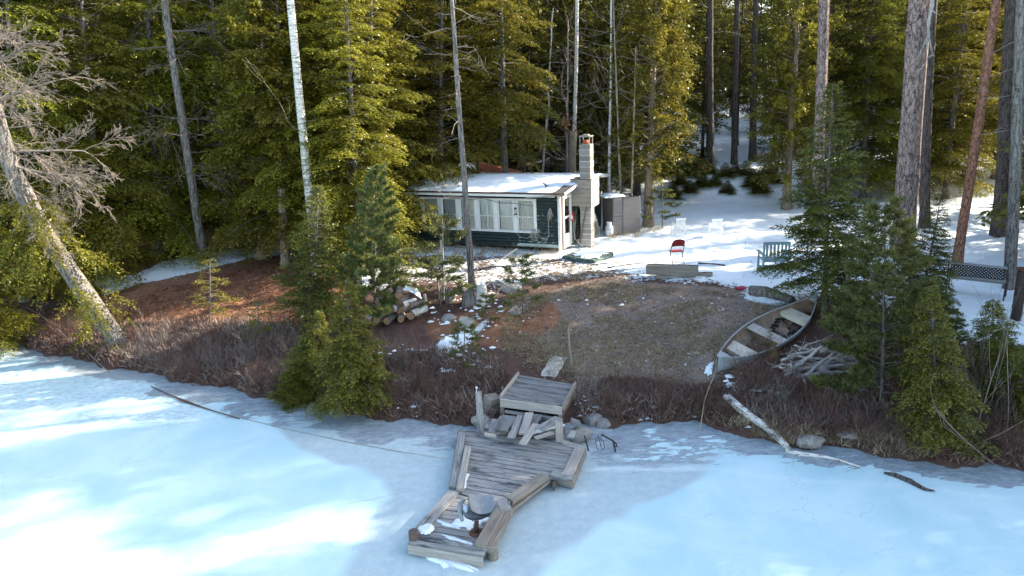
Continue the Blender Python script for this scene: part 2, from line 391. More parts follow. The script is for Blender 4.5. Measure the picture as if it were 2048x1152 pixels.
for poly, v in (([(240, 560), (330, 520), (420, 505), (560, 485), (620, 490), (620, 515), (520, 512), (430, 535), (330, 560), (240, 575)], .85),
                ([(860, 700), (880, 675), (940, 650), (975, 630), (985, 640), (950, 680), (905, 705), (880, 720)], .8),
                ([(760, 745), (800, 735), (860, 722), (900, 722), (860, 750), (800, 765), (740, 770)], .72),
                ([(600, 700), (700, 690), (760, 740), (640, 760)], .45),
                ([(995, 620), (1050, 600), (1075, 620), (1020, 640)], .66), ([(560, 690), (640, 700), (610, 730), (560, 720)], .45),
                ([(1440, 770), (1500, 765), (1520, 830), (1450, 820)], .62), ([(880, 775), (930, 770), (935, 850), (890, 845)], .62), ([(250, 690), (520, 690), (620, 760), (420, 770)], .36),
                ([(1740, 640), (1860, 600), (2100, 590), (2100, 680), (1900, 700)], .6), ([(170, 560), (240, 545), (300, 560), (200, 600)], .6),
                ([(1480, 590), (1560, 600), (1570, 612), (1500, 606)], .8)):
    snow = np.maximum(snow, pip(PX, PY, poly) * v)
snow = np.where(pip(PX, PY, [(760, 505), (1120, 515), (1230, 530), (1300, 560), (1180, 560), (1040, 600), (740, 600)]), np.minimum(snow, .52), snow)
snow = np.where(GY > 38, .5 + .2 * ss((GX - 2) / 6), snow); snow = np.where((GY > 30) & (GX < 2), .42, snow)
snow = np.where((GX > 19), .75, snow)
snow = blur(snow, 6)
litter = blur(pip(PX, PY, [(60, 660), (230, 580), (420, 520), (620, 505), (700, 560), (640, 680), (520, 700), (300, 660), (150, 690)]).astype(float), 6)
litter = np.maximum(litter, .8 * blur(pip(PX, PY, [(850, 640), (1100, 600), (1130, 640), (1040, 700), (860, 680)]).astype(float), 5))
litter = np.where((GY > 24) & (GX < 1), np.maximum(litter, .8), litter)
lawn = blur(pip(PX, PY, [(1040, 600), (1200, 560), (1500, 580), (1600, 600), (1500, 680), (1420, 760), (1300, 800), (1190, 770), (1100, 700), (1000, 640)]).astype(float), 8)
ny, nx = GX.shape; idx = np.arange(ny * nx).reshape(ny, nx)
F = np.stack([idx[:-1, :-1], idx[:-1, 1:], idx[1:, 1:], idx[1:, :-1]], -1).reshape(-1, 4)
def ground_mat():
    m, n, p, o = newmat('shore_ground'); v = coords(n)
    a1 = noise(n, v, 1.6, 6, .65); a2 = noise(n, v, 9, 6, .7); a3 = noise(n, v, 45, 4, .7)
    soil = ramp(n, a3, [(.36, (.05, .042, .042)), (.5, (.16, .13, .115)), (.6, (.28, .24, .21)), (.7, (.46, .42, .37))])
    red = ramp(n, math_(n, 'ADD', math_(n, 'MULTIPLY', a2, .5), math_(n, 'MULTIPLY', a3, .5)), [(.3, (.05, .032, .026)), (.6, (.11, .066, .052)), (.8, (.19, .135, .11))])
    gr = ramp(n, a3, [(.36, (.07, .05, .042)), (.5, (.22, .16, .12)), (.62, (.38, .28, .2)), (.72, (.55, .44, .34))])
    gr = mix(n, ramp(n, a1, [(.42, .1), (.6, 1.)]), gr, soil)
    nd = mix(n, ramp(n, a2, [(.46, 0.), (.66, .7)]), ramp(n, a3, [(.36, (.09, .035, .02)), (.5, (.2, .085, .04)), (.66, (.36, .2, .11))]), soil)
    c = mix(n, ramp(n, math_(n, 'ADD', attr(n, 'lawn'), math_(n, 'MULTIPLY', a1, .4)), [(.4, 0.), (.75, 1.)]), red, gr)
    c = mix(n, ramp(n, math_(n, 'ADD', attr(n, 'litter'), math_(n, 'MULTIPLY', a2, .3)), [(.35, 0.), (.75, 1.)]), c, nd)
    sn = math_(n, 'ADD', attr(n, 'snow'), math_(n, 'ADD', math_(n, 'MULTIPLY', a2, .8), math_(n, 'ADD', math_(n, 'MULTIPLY', a3, .35), math_(n, 'MULTIPLY', a1, .45))))
    sm = ramp(n, sn, [(0., 0.), (.0, 0.), (.0, 0.)])
    lo = math_(n, 'SUBTRACT', sn, 1.30); k = math_(n, 'MULTIPLY', lo, 14., True)
    sc = ramp(n, a1, [(.3, (.74, .82, .85)), (.7, (.80, .86, .88))])
    c = mix(n, k, c, sc); n.links.new(c, p.inputs['Base Color']); p.inputs['Roughness'].default_value = .9; p.inputs['Specular IOR Level'].default_value = .15
    h = math_(n, 'ADD', math_(n, 'MULTIPLY', k, 1.2), math_(n, 'ADD', math_(n, 'MULTIPLY', a2, .7), math_(n, 'MULTIPLY', a3, .5)))
    bump(n, h, .8, .035, p); return m
M['ground'] = ground_mat()
GZ2 = GZ + rng.normal(0, .006, GZ.shape) * (dsh > .2)
tag(link('ground', mesh_np('ground', np.stack([GX, GY, GZ2], -1), F, M['ground'], {'snow': snow, 'litter': litter, 'lawn': lawn}, True)), kind='structure')

# ------------------------------------------------------------------ ice sheet
ix = axis(-220, 220, -16, 14, .09, 1.2); iy = axis(-120, 60, 5.5, 21, .09, 1.25); IX, IY = np.meshgrid(ix, iy)
dd = shore(IX) - IY
def fbm(x, y, f, o=5, s=0):
    v = 0; a = 1; t = 0
    for i in range(o):
        v = v + a * wob(x + 3.1 * i, y - 1.7 * i, f, s + i); t += a; a *= .55; f *= 2.03
    return v / t
IPX, IPY = to_px(IX, IY, IX * 0)
bw = np.interp(IPX, [-300, 0, 250, 420, 600, 760, 900, 1150, 1250, 1400, 1600, 1800, 2048], [.5, .55, .75, .8, 1.0, 1.3, 1.2, .8, .6, .25, .4, .5, .7])
clear = 1 - ss((dd - bw * .55 + .7 * fbm(IX * .6, IY * 1.4, 2.2) ) / (.3 + bw * .55))
# thinner slushy ice ring round the dock
dk = [at_z(*p, 0) for p in ((870, 900), (1180, 900), (1180, 990), (1040, 1080), (985, 1150), (800, 1120), (860, 1000))]
dockd = np.full(IX.shape, 99.)
for a, b in zip(dk, dk[1:] + dk[:1]):
    ax, ay = a.x, a.y; bx_, by_ = b.x - a.x, b.y - a.y; t = np.clip(((IX - ax) * bx_ + (IY - ay) * by_) / (bx_ * bx_ + by_ * by_), 0, 1)
    dockd = np.minimum(dockd, np.hypot(IX - ax - t * bx_, IY - ay - t * by_))
dockd = np.where(pip(IPX, IPY, [(870, 900), (1180, 900), (1180, 990), (1040, 1080), (985, 1150), (800, 1120), (860, 1000)]), 0, dockd)
teal = 1 - ss((dockd - .35 + .45 * fbm(IX, IY, 1.7, 4, 3)) / .8)
teal = np.maximum(teal, .75 * pip(IPX, IPY, [(520, 820), (900, 860), (900, 1000), (760, 960), (600, 900)]))
teal = np.maximum(teal, .7 * pip(IPX, IPY, [(1170, 940), (1460, 900), (1400, 960), (1180, 1060)]))
teal = blur(np.clip(teal + .5 * fbm(IX * .8, IY * 1.6, 2.6, 5, 8) * (teal > .03), 0, 1), 4)
rough_ = pip(IPX, IPY, [(-200, 690), (200, 720), (420, 800), (380, 850), (0, 860), (-200, 850)]).astype(float); rough_ = blur(rough_, 8)
idx = np.arange(IX.size).reshape(IX.shape)
F = np.stack([idx[:-1, :-1], idx[:-1, 1:], idx[1:, 1:], idx[1:, :-1]], -1).reshape(-1, 4)
clear = np.clip(clear + .55 * blur(pip(IPX, IPY, [(1165, 880), (1400, 860), (1900, 925), (2060, 960), (1700, 935), (1440, 905), (1420, 935), (1180, 945)]).astype(float), 8), 0, 1)
IZ = .004 * fbm(IX, IY, 3.) + .012 * rough_ * np.abs(fbm(IX, IY, 9.))
def ice_mat():
    m, n, p, o = newmat('snow_covered_ice'); v = coords(n); a1 = noise(n, v, .7, 5, .6, .6); a2 = noise(n, v, 6, 6, .7); a3 = noise(n, v, 60, 4, .75)
    st = noise(n, coords(n, (.8, 3., 1)), 2.2, 6, .62, .8)
    snowc = ramp(n, a1, [(.35, (.46, .66, .69)), (.6, (.58, .75, .77))])
    tealc = ramp(n, math_(n, 'ADD', math_(n, 'MULTIPLY', a2, .7), math_(n, 'MULTIPLY', a3, .3)), [(.35, (.36, .46, .48)), (.6, (.47, .57, .58))])
    clearc = ramp(n, math_(n, 'ADD', math_(n, 'MULTIPLY', a2, .5), math_(n, 'MULTIPLY', st, .5)), [(.35, (.15, .19, .22)), (.5, (.27, .32, .35)), (.64, (.42, .48, .50))])
    k1 = ramp(n, math_(n, 'ADD', attr(n, 'teal'), math_(n, 'MULTIPLY', math_(n, 'SUBTRACT', a2, .5), .5)), [(.25, 0.), (.6, 1.)])
    c = mix(n, k1, snowc, tealc)
    kk = math_(n, 'ADD', attr(n, 'clear'), math_(n, 'ADD', math_(n, 'MULTIPLY', math_(n, 'SUBTRACT', st, .5), 2.6), math_(n, 'MULTIPLY', math_(n, 'SUBTRACT', a2, .5), 1.0)))
    kk = math_(n, 'MULTIPLY', kk, ramp(n, attr(n, 'clear'), [(.0, 0.), (.12, 1.)]))
    k2 = ramp(n, kk, [(.44, 0.), (.56, 1.)]); c = mix(n, k2, c, clearc)
    # broken crust
    k3 = math_(n, 'MULTIPLY', attr(n, 'rough'), ramp(n, noise(n, coords(n, (1, 2.2, 1)), 5, 6, .7), [(.48, 0.), (.56, .6)])); c = mix(n, k3, c, (.36, .39, .42))
    c = mix(n, math_(n, 'MULTIPLY', attr(n, 'ridge'), math_(n, 'ADD', a2, .1), True), c, (.78, .86, .86))
    c = mix(n, ramp(n, noise(n, coords(n, (.5, 1.6, 1)), 3.2, 8, .75, 1.2), [(.56, 0.), (.70, .35)]), c, (.50, .60, .63))
    ck = N(n, 'ShaderNodeTexVoronoi', feature='DISTANCE_TO_EDGE'); ck.inputs['Scale'].default_value = .33
    wv = noise(n, v, 1.5, 5, .6); ad = N(n, 'ShaderNodeVectorMath', operation='ADD'); n.links.new(v, ad.inputs[0]); cbv = N(n, 'ShaderNodeCombineXYZ')
    n.links.new(math_(n, 'MULTIPLY', wv, 2.), cbv.inputs[0]); n.links.new(wv, cbv.inputs[1]); n.links.new(cbv.outputs[0], ad.inputs[1]); n.links.new(ad.outputs[0], ck.inputs['Vector'])
    c = mix(n, math_(n, 'MULTIPLY', ramp(n, ck.outputs['Distance'], [(0., .42), (.0045, 0.)]), ramp(n, a1, [(.45, 0.), (.55, 1.)])), c, (.3, .38, .42))
    n.links.new(c, p.inputs['Base Color'])
    r = math_(n, 'SUBTRACT', .75, math_(n, 'MULTIPLY', k2, .4)); n.links.new(r, p.inputs['Roughness']); p.inputs['Specular IOR Level'].default_value = .3
    pit = noise(n, coords(n, (1, 1.8, 1)), 14, 6, .8); c2_ = mix(n, ramp(n, pit, [(.34, .5), (.44, 0.)]), c, (.42, .52, .56)); n.links.new(c2_, p.inputs['Base Color'])
    h = math_(n, 'ADD', math_(n, 'ADD', math_(n, 'MULTIPLY', pit, .5), math_(n, 'MULTIPLY', math_(n, 'SUBTRACT', 1., k2), .6)), math_(n, 'ADD', math_(n, 'MULTIPLY', a2, .3), math_(n, 'MULTIPLY', a3, .1)))
    bump(n, h, .45, .02, p); return m
M['ice'] = ice_mat()
tag(link('frozen_lake', mesh_np('frozen_lake', np.stack([IX, IY, IZ], -1), F, M['ice'], {'clear': clear, 'ridge': np.exp(-((IPY - (938 + (IPX - 1170) * -.004)) / 4.) ** 2) * ss((IPX - 1165) / 30) * (1 - ss((IPX - 1380) / 60)) + .6 * np.exp(-((IPY - (940 + (IPX - 1400) * .085 + 4 * np.sin(IPX / 60))) / 3.5) ** 2) * ss((IPX - 1400) / 60), 'teal': teal, 'rough': rough_}, True)), kind='structure')

# ------------------------------------------------------------------ plants: vectorised builders
def nrm(a): return a / np.maximum(np.linalg.norm(a, axis=-1, keepdims=True), 1e-9)
def prisms(P0, P1, R0, R1, k=4):
    """open tubes between point pairs -> (V, F quads)"""
    P0 = np.asarray(P0, float); P1 = np.asarray(P1, float); d = nrm(P1 - P0)
    ref = np.where(np.abs(d[:, 2:3]) > .9, np.array([[1., 0, 0]]), np.array([[0, 0, 1.]]))
    u = nrm(np.cross(d, ref)); v = np.cross(d, u); n = len(P0)
    th = np.arange(k) * 2 * np.pi / k; cs, sn = np.cos(th), np.sin(th)
    ring = u[:, None] * cs[None, :, None] + v[:, None] * sn[None, :, None]
    R0 = np.broadcast_to(R0, (n,)); R1 = np.broadcast_to(R1, (n,))
    V = np.concatenate([P0[:, None] + ring * R0[:, None, None], P1[:, None] + ring * R1[:, None, None]], 1).reshape(-1, 3)
    b = (np.arange(n) * 2 * k)[:, None, None]; i = np.arange(k); j = (i + 1) % k
    F = (np.stack([i, j, j + k, i + k], -1)[None] + b).reshape(-1, 4); return V, F
def polyline_segs(P, r0, r1):
    P = np.asarray(P, float); n = len(P) - 1; r = np.linspace(r0, r1, n + 1)
    return list(zip(P[:-1], P[1:], r[:-1], r[1:]))
def wood_mesh(name, segs, mat, k=4):
    P0 = np.array([s[0] for s in segs]); P1 = np.array([s[1] for s in segs]); V, F = prisms(P0, P1, np.array([s[2] for s in segs]), np.array([s[3] for s in segs]), k)
    return mesh_np(name, V, F, mat, None, True)
def tri_mesh(name, base, tip, side, wd, tint, mat, extra=None):
    """leaf triangles: base point, tip point, side vector, width"""
    n = len(base); wd = np.broadcast_to(wd, (n,))[:, None]
    mid = base + (tip - base) * .35
    V = np.stack([base, mid + side * wd * .5, tip, mid - side * wd * .5], 1).reshape(-1, 3)
    b = np.arange(n)[:, None] * 4; F = b + np.array([[0, 1, 2, 3]])
    return mesh_np(name, V, F, mat, np.repeat(tint, 4))
def limb_leaves(rng, P0, az, L, rise, droop, style, leaf, wd, dens):
    K = max(4, int(L / dens)); s = np.linspace(.1, 1, K) + rng.normal(0, .01, K); s = np.concatenate([s, s]); sg = np.concatenate([np.ones(K), -np.ones(K)])
    f = np.array([math.cos(az), math.sin(az), 0.]); sd = np.array([-f[1], f[0], 0.]); up = np.array([0, 0, 1.])
    c = P0 + f * (L * s)[:, None] + up * (L * (rise * s - droop * s * s))[:, None]
    tan = nrm(f + up * (rise - 2 * droop * s)[:, None])
    if style == 'cedar': s_on = s > .28
    elif style == 'spruce': s_on = s > .12
    else: s_on = s > .16
    c = c[s_on]; tan = tan[s_on]; sg = sg[s_on]; s = s[s_on]; n = len(s)
    tl = (L * .42 * np.clip(1.08 - s, .05, 1) ** .7 * (.55 + .6 * rng.random(n)) + leaf * 1.2)
    if style == 'hemlock': td = nrm(tan * .7 + sd * (sg * .75)[:, None] + up * rng.normal(-.1, .14, n)[:, None]); sag = .3
    elif style == 'spruce': td = nrm(tan * .75 + sd * (sg * .7)[:, None] + up * rng.normal(.02, .18, n)[:, None]); sag = .1
    else: td = nrm(tan * .6 + sd * (sg * .6 * rng.random(n))[:, None] + up * rng.normal(-.15, .45, n)[:, None]); sag = .35; tl = np.minimum(tl, .55) * 1.0
    J = np.maximum(2, (tl / (leaf * .62)).astype(int)); tot = J.sum(); own = np.repeat(np.arange(n), J)
    t = (np.arange(tot) - np.repeat(np.cumsum(J) - J, J) + .6) / J[own]
    p = c[own] + td[own] * (tl[own] * t)[:, None] - up * (sag * tl[own] * t * t)[:, None]
    D = nrm(td[own] - up * (sag * t)[:, None]); side = nrm(np.cross(D, up + rng.normal(0, .25, (tot, 3))))
    out = []
    for sgn in (-1, 1):
        jit = rng.normal(0, .22, (tot, 3))
        if style == 'spruce': jit = rng.normal(0, .5, (tot, 3)); jit[:, 2] += .25
        if style == 'cedar': jit = rng.normal(0, .5, (tot, 3))
        ld = nrm(D * .75 + side * sgn * .75 + jit); ll = leaf * (.6 + .7 * rng.random(tot)) * (1.15 - .45 * t)
        b = p + rng.normal(0, leaf * .12, (tot, 3)); nn = nrm(np.cross(ld, side * .2 + up + rng.normal(0, .45, (tot, 3))))
        out.append((b, b + ld * ll[:, None], nn, wd * (.7 + .6 * rng.random(tot)), own))
    B = np.concatenate([o[0] for o in out]); T = np.concatenate([o[1] for o in out]); NS = np.concatenate([o[2] for o in out]); W = np.concatenate([o[3] for o in out])
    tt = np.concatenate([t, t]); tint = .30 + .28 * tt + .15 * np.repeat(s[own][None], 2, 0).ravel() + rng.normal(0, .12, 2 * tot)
    return B, T, NS, W, tint
def limb_pts(P0, az, L, rise, droop, n=5, wig=0, rng=None):
    s = np.linspace(0, 1, n + 1)[:, None]; f = np.array([math.cos(az), math.sin(az), 0.]); up = np.array([0, 0, 1.])
    P = P0 + f * L * s + up * L * (rise * s - droop * s * s)
    if wig and rng is not None: P[1:] += rng.normal(0, wig * L, (n, 3))
    return P
def grow(rng, p, d, L, r, depth, nb, spread, segs, curve=.12, grav=0., ratio=.62, rmin=.003):
    """recursive bare branching"""
    n = 4; q = np.array(p, float); d = np.array(d, float); st = L / n; pts = [q.copy()]
    for i in range(n):
        d = nrm(d + rng.normal(0, curve, 3) + np.array([0, 0, grav])); q2 = q + d * st
        r1 = max(r * (1 - .16), rmin); segs.append((q, q2, r, r1)); q = q2; r = r1; pts.append(q.copy())
        if depth > 0:
            for b in range(nb if i > 0 else max(nb - 1, 0)):
                if rng.random() < .75:
                    dd_ = nrm(d + nrm(rng.normal(0, 1, 3)) * spread); grow(rng, q, dd_, L * ratio * (.6 + .6 * rng.random()), max(r * .55, rmin), depth - 1, nb, spread, segs, curve, grav, ratio, rmin)
TP = {}
def trunk_mesh(name, H, r0, r1, mat, seed, k=12, wob_=.02, flare=1.5, nseg=14, broken=False):
    rg = np.random.default_rng(seed); zz = np.linspace(0, 1, nseg) ** 1.25 * H; ox = np.cumsum(rg.normal(0, wob_ * H / nseg, nseg)); oy = np.cumsum(rg.normal(0, wob_ * H / nseg, nseg)); ox -= ox[0]; oy -= oy[0]
    V = []
    for i, z in enumerate(zz):
        u = z / H; r = r0 + (r1 - r0) * u ** .85; r *= 1 + (flare - 1) * math.exp(-z / (r0 * 1.8))
        for j in range(k):
            a = 2 * math.pi * j / k; rr = r * (1 + .06 * math.sin(3 * a + i * .3 + seed) + rg.normal(0, .02)) * (1 + (flare - 1) * .25 * math.sin(5 * a + seed) * math.exp(-z / (r0 * 1.5)))
            dz = rg.normal(0, r * .45) if broken and i == nseg - 1 else 0
            V.append((ox[i] + rr * math.cos(a), oy[i] + rr * math.sin(a), (z if i else -.5) + dz))
    F = [(i * k + j, i * k + (j + 1) % k, (i + 1) * k + (j + 1) % k, (i + 1) * k + j) for i in range(nseg - 1) for j in range(k)]
    me = mesh_np(name, V, F, mat, None, True)
    if broken or r1 > .03:
        bm = bmesh.new(); bm.from_mesh(me); bm.verts.ensure_lookup_table(); bm.faces.new([bm.verts[(nseg - 1) * k + j] for j in range(k)]); bm.to_mesh(me); bm.free()
    return me, (zz, ox, oy)
def make_tree(name, label, cat, H, Rad, base, style, mat, nl, leaf, wd, dens, seed, r0=.14, barkm='bark_grey', group=None, prof=.75, rise=None, droop=None, dead=0, dead_len=1., tmax=None, gap=.1):
    rg = np.random.default_rng(seed); root = thing(name, label, cat, group=group)
    tm, (zz, ox, oy) = trunk_mesh('trunk', H, r0, .012, M[barkm], seed)
    link('trunk', tm, root)
    A = []; segs = []; az = rg.random() * 6
    for i in range(nl):
        u = (i + rg.random()) / nl; u = u ** .92
        if rg.random() < gap: az += 2.4; continue
        z = base + (H - base) * u; az += 2.4 + rg.normal(0, .35)
        prf = max(.03, (1 - u)) ** prof
        if style == 'cedar': prf = max(.05, math.sin(min(1, (u * .9 + .16)) * math.pi)) ** .5 * (1 - u * .35)
        L = Rad * prf * (.55 + .6 * rg.random())
        if L < .08: L = .08
        P0 = np.array([np.interp(z, zz, ox), np.interp(z, zz, oy), z])
        ri = (rise if rise is not None else {'hemlock': .16, 'spruce': .12, 'cedar': .35}[style]) + rg.normal(0, .12) + .35 * u ** 2
        dr = (droop if droop is not None else {'hemlock': .38, 'spruce': .18, 'cedar': .25}[style]) * (1 + rg.normal(0, .2)) * (1 - .5 * u)
        o = limb_leaves(rg, P0, az, L, ri, dr, style, leaf, wd, dens); A.append((*o[:4], o[4] + rg.normal(0, .12)))
        segs += polyline_segs(limb_pts(P0, az, L * .95, ri, dr, 4), max(.006, .02 * L ** .8), .004)
    dsegs = []
    for i in range(dead):
        z = max(.4, base * (.25 + .9 * rg.random())); az = rg.random() * 6.28; L = dead_len * (.4 + .8 * rg.random()); P0 = np.array([np.interp(z, zz, ox), np.interp(z, zz, oy), z])
        grow(rg, P0, nrm(np.array([math.cos(az), math.sin(az), rg.normal(.05, .2)])), L, .016, 2, 1, .75, dsegs, .12, -.02)
    B, T, NS, W, ti = (np.concatenate([a[j] for a in A]) for j in range(5))
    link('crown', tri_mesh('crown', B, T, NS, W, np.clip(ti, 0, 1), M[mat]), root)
    tag(link('limbs', wood_mesh('limbs', segs, M[barkm], 3), root), kind='stuff')
    if dsegs: tag(link('dead_branches', wood_mesh('dead_branches', dsegs, M['twig'], 3), root), kind='stuff')
    return root
def make_pine(name, label, cat, H, Rad, base, nl, seed, r0=.05, needle=.14, ntuft=34, wdn=.02, mat='pine', group=None, prof=.6, barkm='bark_grey', dens=.2):
    rg = np.random.default_rng(seed); root = thing(name, label, cat, group=group)
    tm, (zz, ox, oy) = trunk_mesh('trunk', H, r0, .012, M[barkm], seed, 8, .02, 1.2); link('trunk', tm, root)
    segs = []; cen = []; dr = []
    az = 0
    for i in range(nl):
        u = (i + rg.random() * .6) / nl; z = base + (H - base) * u; az += 2.4 + rg.normal(0, .3); L = Rad * max(.05, 1 - u) ** prof * (.6 + .5 * rg.random()) + .08
        P0 = np.array([np.interp(z, zz, ox), np.interp(z, zz, oy), z]); ri = .35 + .5 * u + rg.normal(0, .1)
        P = limb_pts(P0, az, L, ri, .12, 5); segs += polyline_segs(P, max(.006, .012 * L), .005)
        f = np.array([math.cos(az), math.sin(az), 0]); sd = np.array([-f[1], f[0], 0])
        K = max(2, int(L / dens))
        for k in range(K):
            s = .3 + .7 * (k + 1) / K; c = np.array([np.interp(s, np.linspace(0, 1, 6), P[:, j]) for j in range(3)])
            if k == K - 1: ends = [(c, nrm(f + np.array([0, 0, .5])))]
            else: ends = []
            for sg in (-1, 1):
                tl = L * .3 * (1.2 - s) + .1; dv = nrm(f * .6 + sd * sg * .8 + np.array([0, 0, .3]) + rg.normal(0, .15, 3)); e = c + dv * tl; segs.append((c, e, .005, .003)); ends.append((e, dv)); 
                if tl > .25: ends.append((c + dv * tl * .55, dv))
            for e, dv in ends: cen.append(e); dr.append(dv)
    cen.append(np.array([ox[-1], oy[-1], H])); dr.append(np.array([0, 0, 1.]))
    cen = np.array(cen); dr = np.array(dr); n = len(cen); k = ntuft; own = np.repeat(np.arange(n), k)
    along = rg.random(n * k); b = cen[own] - dr[own] * (along * .16)[:, None]
    d = nrm(dr[own] * (.55 + .5 * (1 - along))[:, None] + rg.normal(0, .55, (n * k, 3))); ll = needle * (.7 + .5 * rg.random(n * k))
    ns = nrm(np.cross(d, rg.normal(0, 1, (n * k, 3)))); ti = .35 + .25 * d[:, 2] * .5 + rg.normal(0, .15, n * k) + np.repeat(rg.normal(0, .12, n), k)
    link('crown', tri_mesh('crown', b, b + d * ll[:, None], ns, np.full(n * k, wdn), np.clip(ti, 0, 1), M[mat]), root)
    tag(link('limbs', wood_mesh('limbs', segs, M[barkm], 3), root), kind='stuff'); return root
def aim(px0, py0, px1=None, py1=None, g=None):
    """where a plant stands and how it leans: base on the ground under one pixel, axis towards another"""
    g = g if g is not None else ground(px0, py0)
    if px1 is None: return g, (0, 0, 0)
    q = at_y(px1, py1, g.y); d = (q - g).normalized(); return g, d
def lean_rot(d, spin):
    q = Vector((0, 0, 1)).rotation_difference(d); return (q.to_matrix() @ Matrix.Rotation(spin, 3, 'Z')).to_euler()
def stand(root, a, spin=None, sc=1., label=None, group=None, copy=True, sink=.03):
    g, d = a; spin = random.uniform(0, 6.28) if spin is None else spin
    rot = lean_rot(d, spin) if not isinstance(d, tuple) else (0, 0, spin)
    loc = Vector(g) - Vector((0, 0, sink))
    if not copy:
        root.location = loc; root.rotation_euler = rot; root.scale = (sc, sc, sc) if not hasattr(sc, '__len__') else sc
        if label: root['label'] = label
        return root
    return dup(root, loc, rot, sc, label, group)
used = set()
def place(proto, a, spin=None, sc=1., label=None, group=None, name=None):
    """first placement moves the prototype itself, later ones copy it"""
    first = proto.name not in used
    if first:
        used.add(proto.name); o = stand(proto, a, spin, sc, label, None, False)
        if group: o['group'] = group
        return o
    return stand(proto, a, spin, sc, label, group)

# prototypes of the tall trees (big ones)
HB = ['green hemlock with drooping sprays'] * 3
hem = [make_tree('hemlock_tree', 'x', 'tree', 14.5, 3.5, 1.2, 'hemlock', 'hemlock', 250, .135, .055, .105, 11, .19, dead=10, dead_len=1.6),
       make_tree('hemlock_tree', 'x', 'tree', 18, 3.0, 4.2, 'hemlock', 'hemlock', 215, .14, .058, .11, 12, .2, dead=14, dead_len=1.8, gap=.2),
       make_tree('hemlock_tree', 'x', 'tree', 14, 3.0, .8, 'hemlock', 'hemlock', 250, .13, .055, .105, 13, .16, dead=6, dead_len=1.3)]
ced = [make_tree('cedar_tree', 'x', 'tree', 13, 1.9, 2.0, 'cedar', 'cedar', 300, .12, .075, .10, 21, .2, 'bark_cedar', gap=.05),
       make_tree('cedar_tree', 'x', 'tree', 14, 2.1, 1.2, 'cedar', 'cedar', 280, .12, .075, .10, 22, .2, 'bark_cedar', gap=.15, dead=8)]
far = [make_tree('forest_hemlock', 'x', 'tree', 18, 3.2, 1.5, 'hemlock', 'farfol', 150, .3, .15, .22, 31, .18, 'bark_dark', dead=6, dead_len=1.5),
       make_tree('forest_spruce', 'x', 'tree', 20, 2.6, 3.5, 'spruce', 'farfol', 150, .26, .13, .2, 32, .18, 'bark_dark', dead=10, dead_len=1.4),
       make_tree('forest_pine', 'x', 'tree', 21, 3.0, 6, 'spruce', 'farfol', 130, .28, .14, .22, 33, .2, 'bark_grey', dead=14, dead_len=1.5, prof=.5),
       make_tree('forest_cedar', 'x', 'tree', 15, 2.2, .8, 'cedar', 'farfol', 160, .22, .12, .16, 34, .16, 'bark_cedar')]

# ------------------------------------------------------------------ named trees in view
L_ = 'x'
def P(px, py, Y): q = at_y(px, py, Y); return Vector((q.x, Y, hz(q.x, Y)))
place(hem[0], aim(650, 480, 600, 100, P(650, 480, 26.0)), .4, .95, 'large sunlit hemlock filling the forest edge just left of the cabin')
place(hem[2], aim(742, 470, 745, 60, P(742, 440, 25.8)), 1.3, .9, 'sunlit hemlock whose lower boughs hang over the left end of the cabin')
place(hem[1], aim(740, 420, 740, 60, P(735, 420, 29)), 2.3, 1.0, 'tall hemlock standing between the two bright hemlocks behind the cabin')
place(ced[1], aim(540, 500, 520, 100, P(520, 490, 25.5)), 2.3, .95, 'dull green cedar standing around the white birch trunk')
place(hem[0], aim(560, 500, 560, 100, P(575, 490, 25.3)), 3.4, .86, 'bright hemlock with its boughs crossing in front of the birch')
place(hem[2], aim(870, 400, 880, 60, P(880, 400, 28.5)), 5.2, 1.0, 'bright yellow green hemlock right behind the left end of the cabin roof')
place(hem[2], aim(690, 480, 700, 60, P(712, 500, 24.0)), 2.2, .8, 'shorter sunlit hemlock beside the cabin, behind the white pine sapling')
place(hem[2], aim(470, 480, 430, 100, P(455, 480, 27.5)), 4.1, 1.0, 'olive green hemlock left of the birch behind the snowy clearing')
place(hem[0], aim(330, 480, 300, 100, P(310, 480, 27)), 5.0, 1.0, 'dark hemlock behind the sun streaks on the left snow')
place(hem[2], aim(200, 480, 170, 100, P(190, 480, 25)), .9, 1.0, 'shaded hemlock just right of the dead twiggy crown on the left')
place(hem[0], aim(60, 500, 20, 100, P(30, 500, 24)), 2.9, 1.0, 'shaded hemlock behind the leaning trunk at the left edge')
place(hem[1], aim(-90, 500, -120, 100, P(-110, 500, 25)), 3.6, 1.0, 'hemlock cut off by the left edge of the picture')
place(hem[2], aim(0, 0, None, None, P(-60, 560, 21.)), 1.6, .62, 'low hemlock at the left shore whose boughs reach over the ice')
place(hem[1], aim(1010, 350, 1005, 100, P(1012, 350, 29.5)), 3.3, .86, 'hemlock with a clear straight trunk right behind the cabin roof')
place(ced[0], aim(1297, 452, 1312, 150, ground(1297, 452)), 1.2, 1.0, 'tall full cedar beside the plywood enclosure')
place(ced[1], aim(1560, 380, 1590, 100, P(1575, 380, 31)), .3, .95, 'yellowish cedar behind the snow bank, left of the tall pine trunk')
place(ced[0], aim(1240, 360, 1240, 100, P(1215, 340, 35)), 3.0, .9, 'cedar standing in the shade behind the chimney')
place(hem[0], aim(1740, 400, 1740, 100, P(1725, 420, 33.0)), 1.9, .82, 'dark hemlock between the two thick pine trunks')
place(hem[2], aim(1900, 400, 1920, 100, P(1890, 400, 32)), 3.9, .9, 'dark hemlock behind the leaning red trunk')
place(hem[1], aim(2030, 480, 2060, 100, P(2040, 470, 29.5)), .2, .7, 'hemlock at the right edge whose low boughs touch the snow')
place(hem[0], aim(2150, 480, 2150, 100, P(2170, 470, 27)), 4.4, .72, 'hemlock just beyond the right edge')

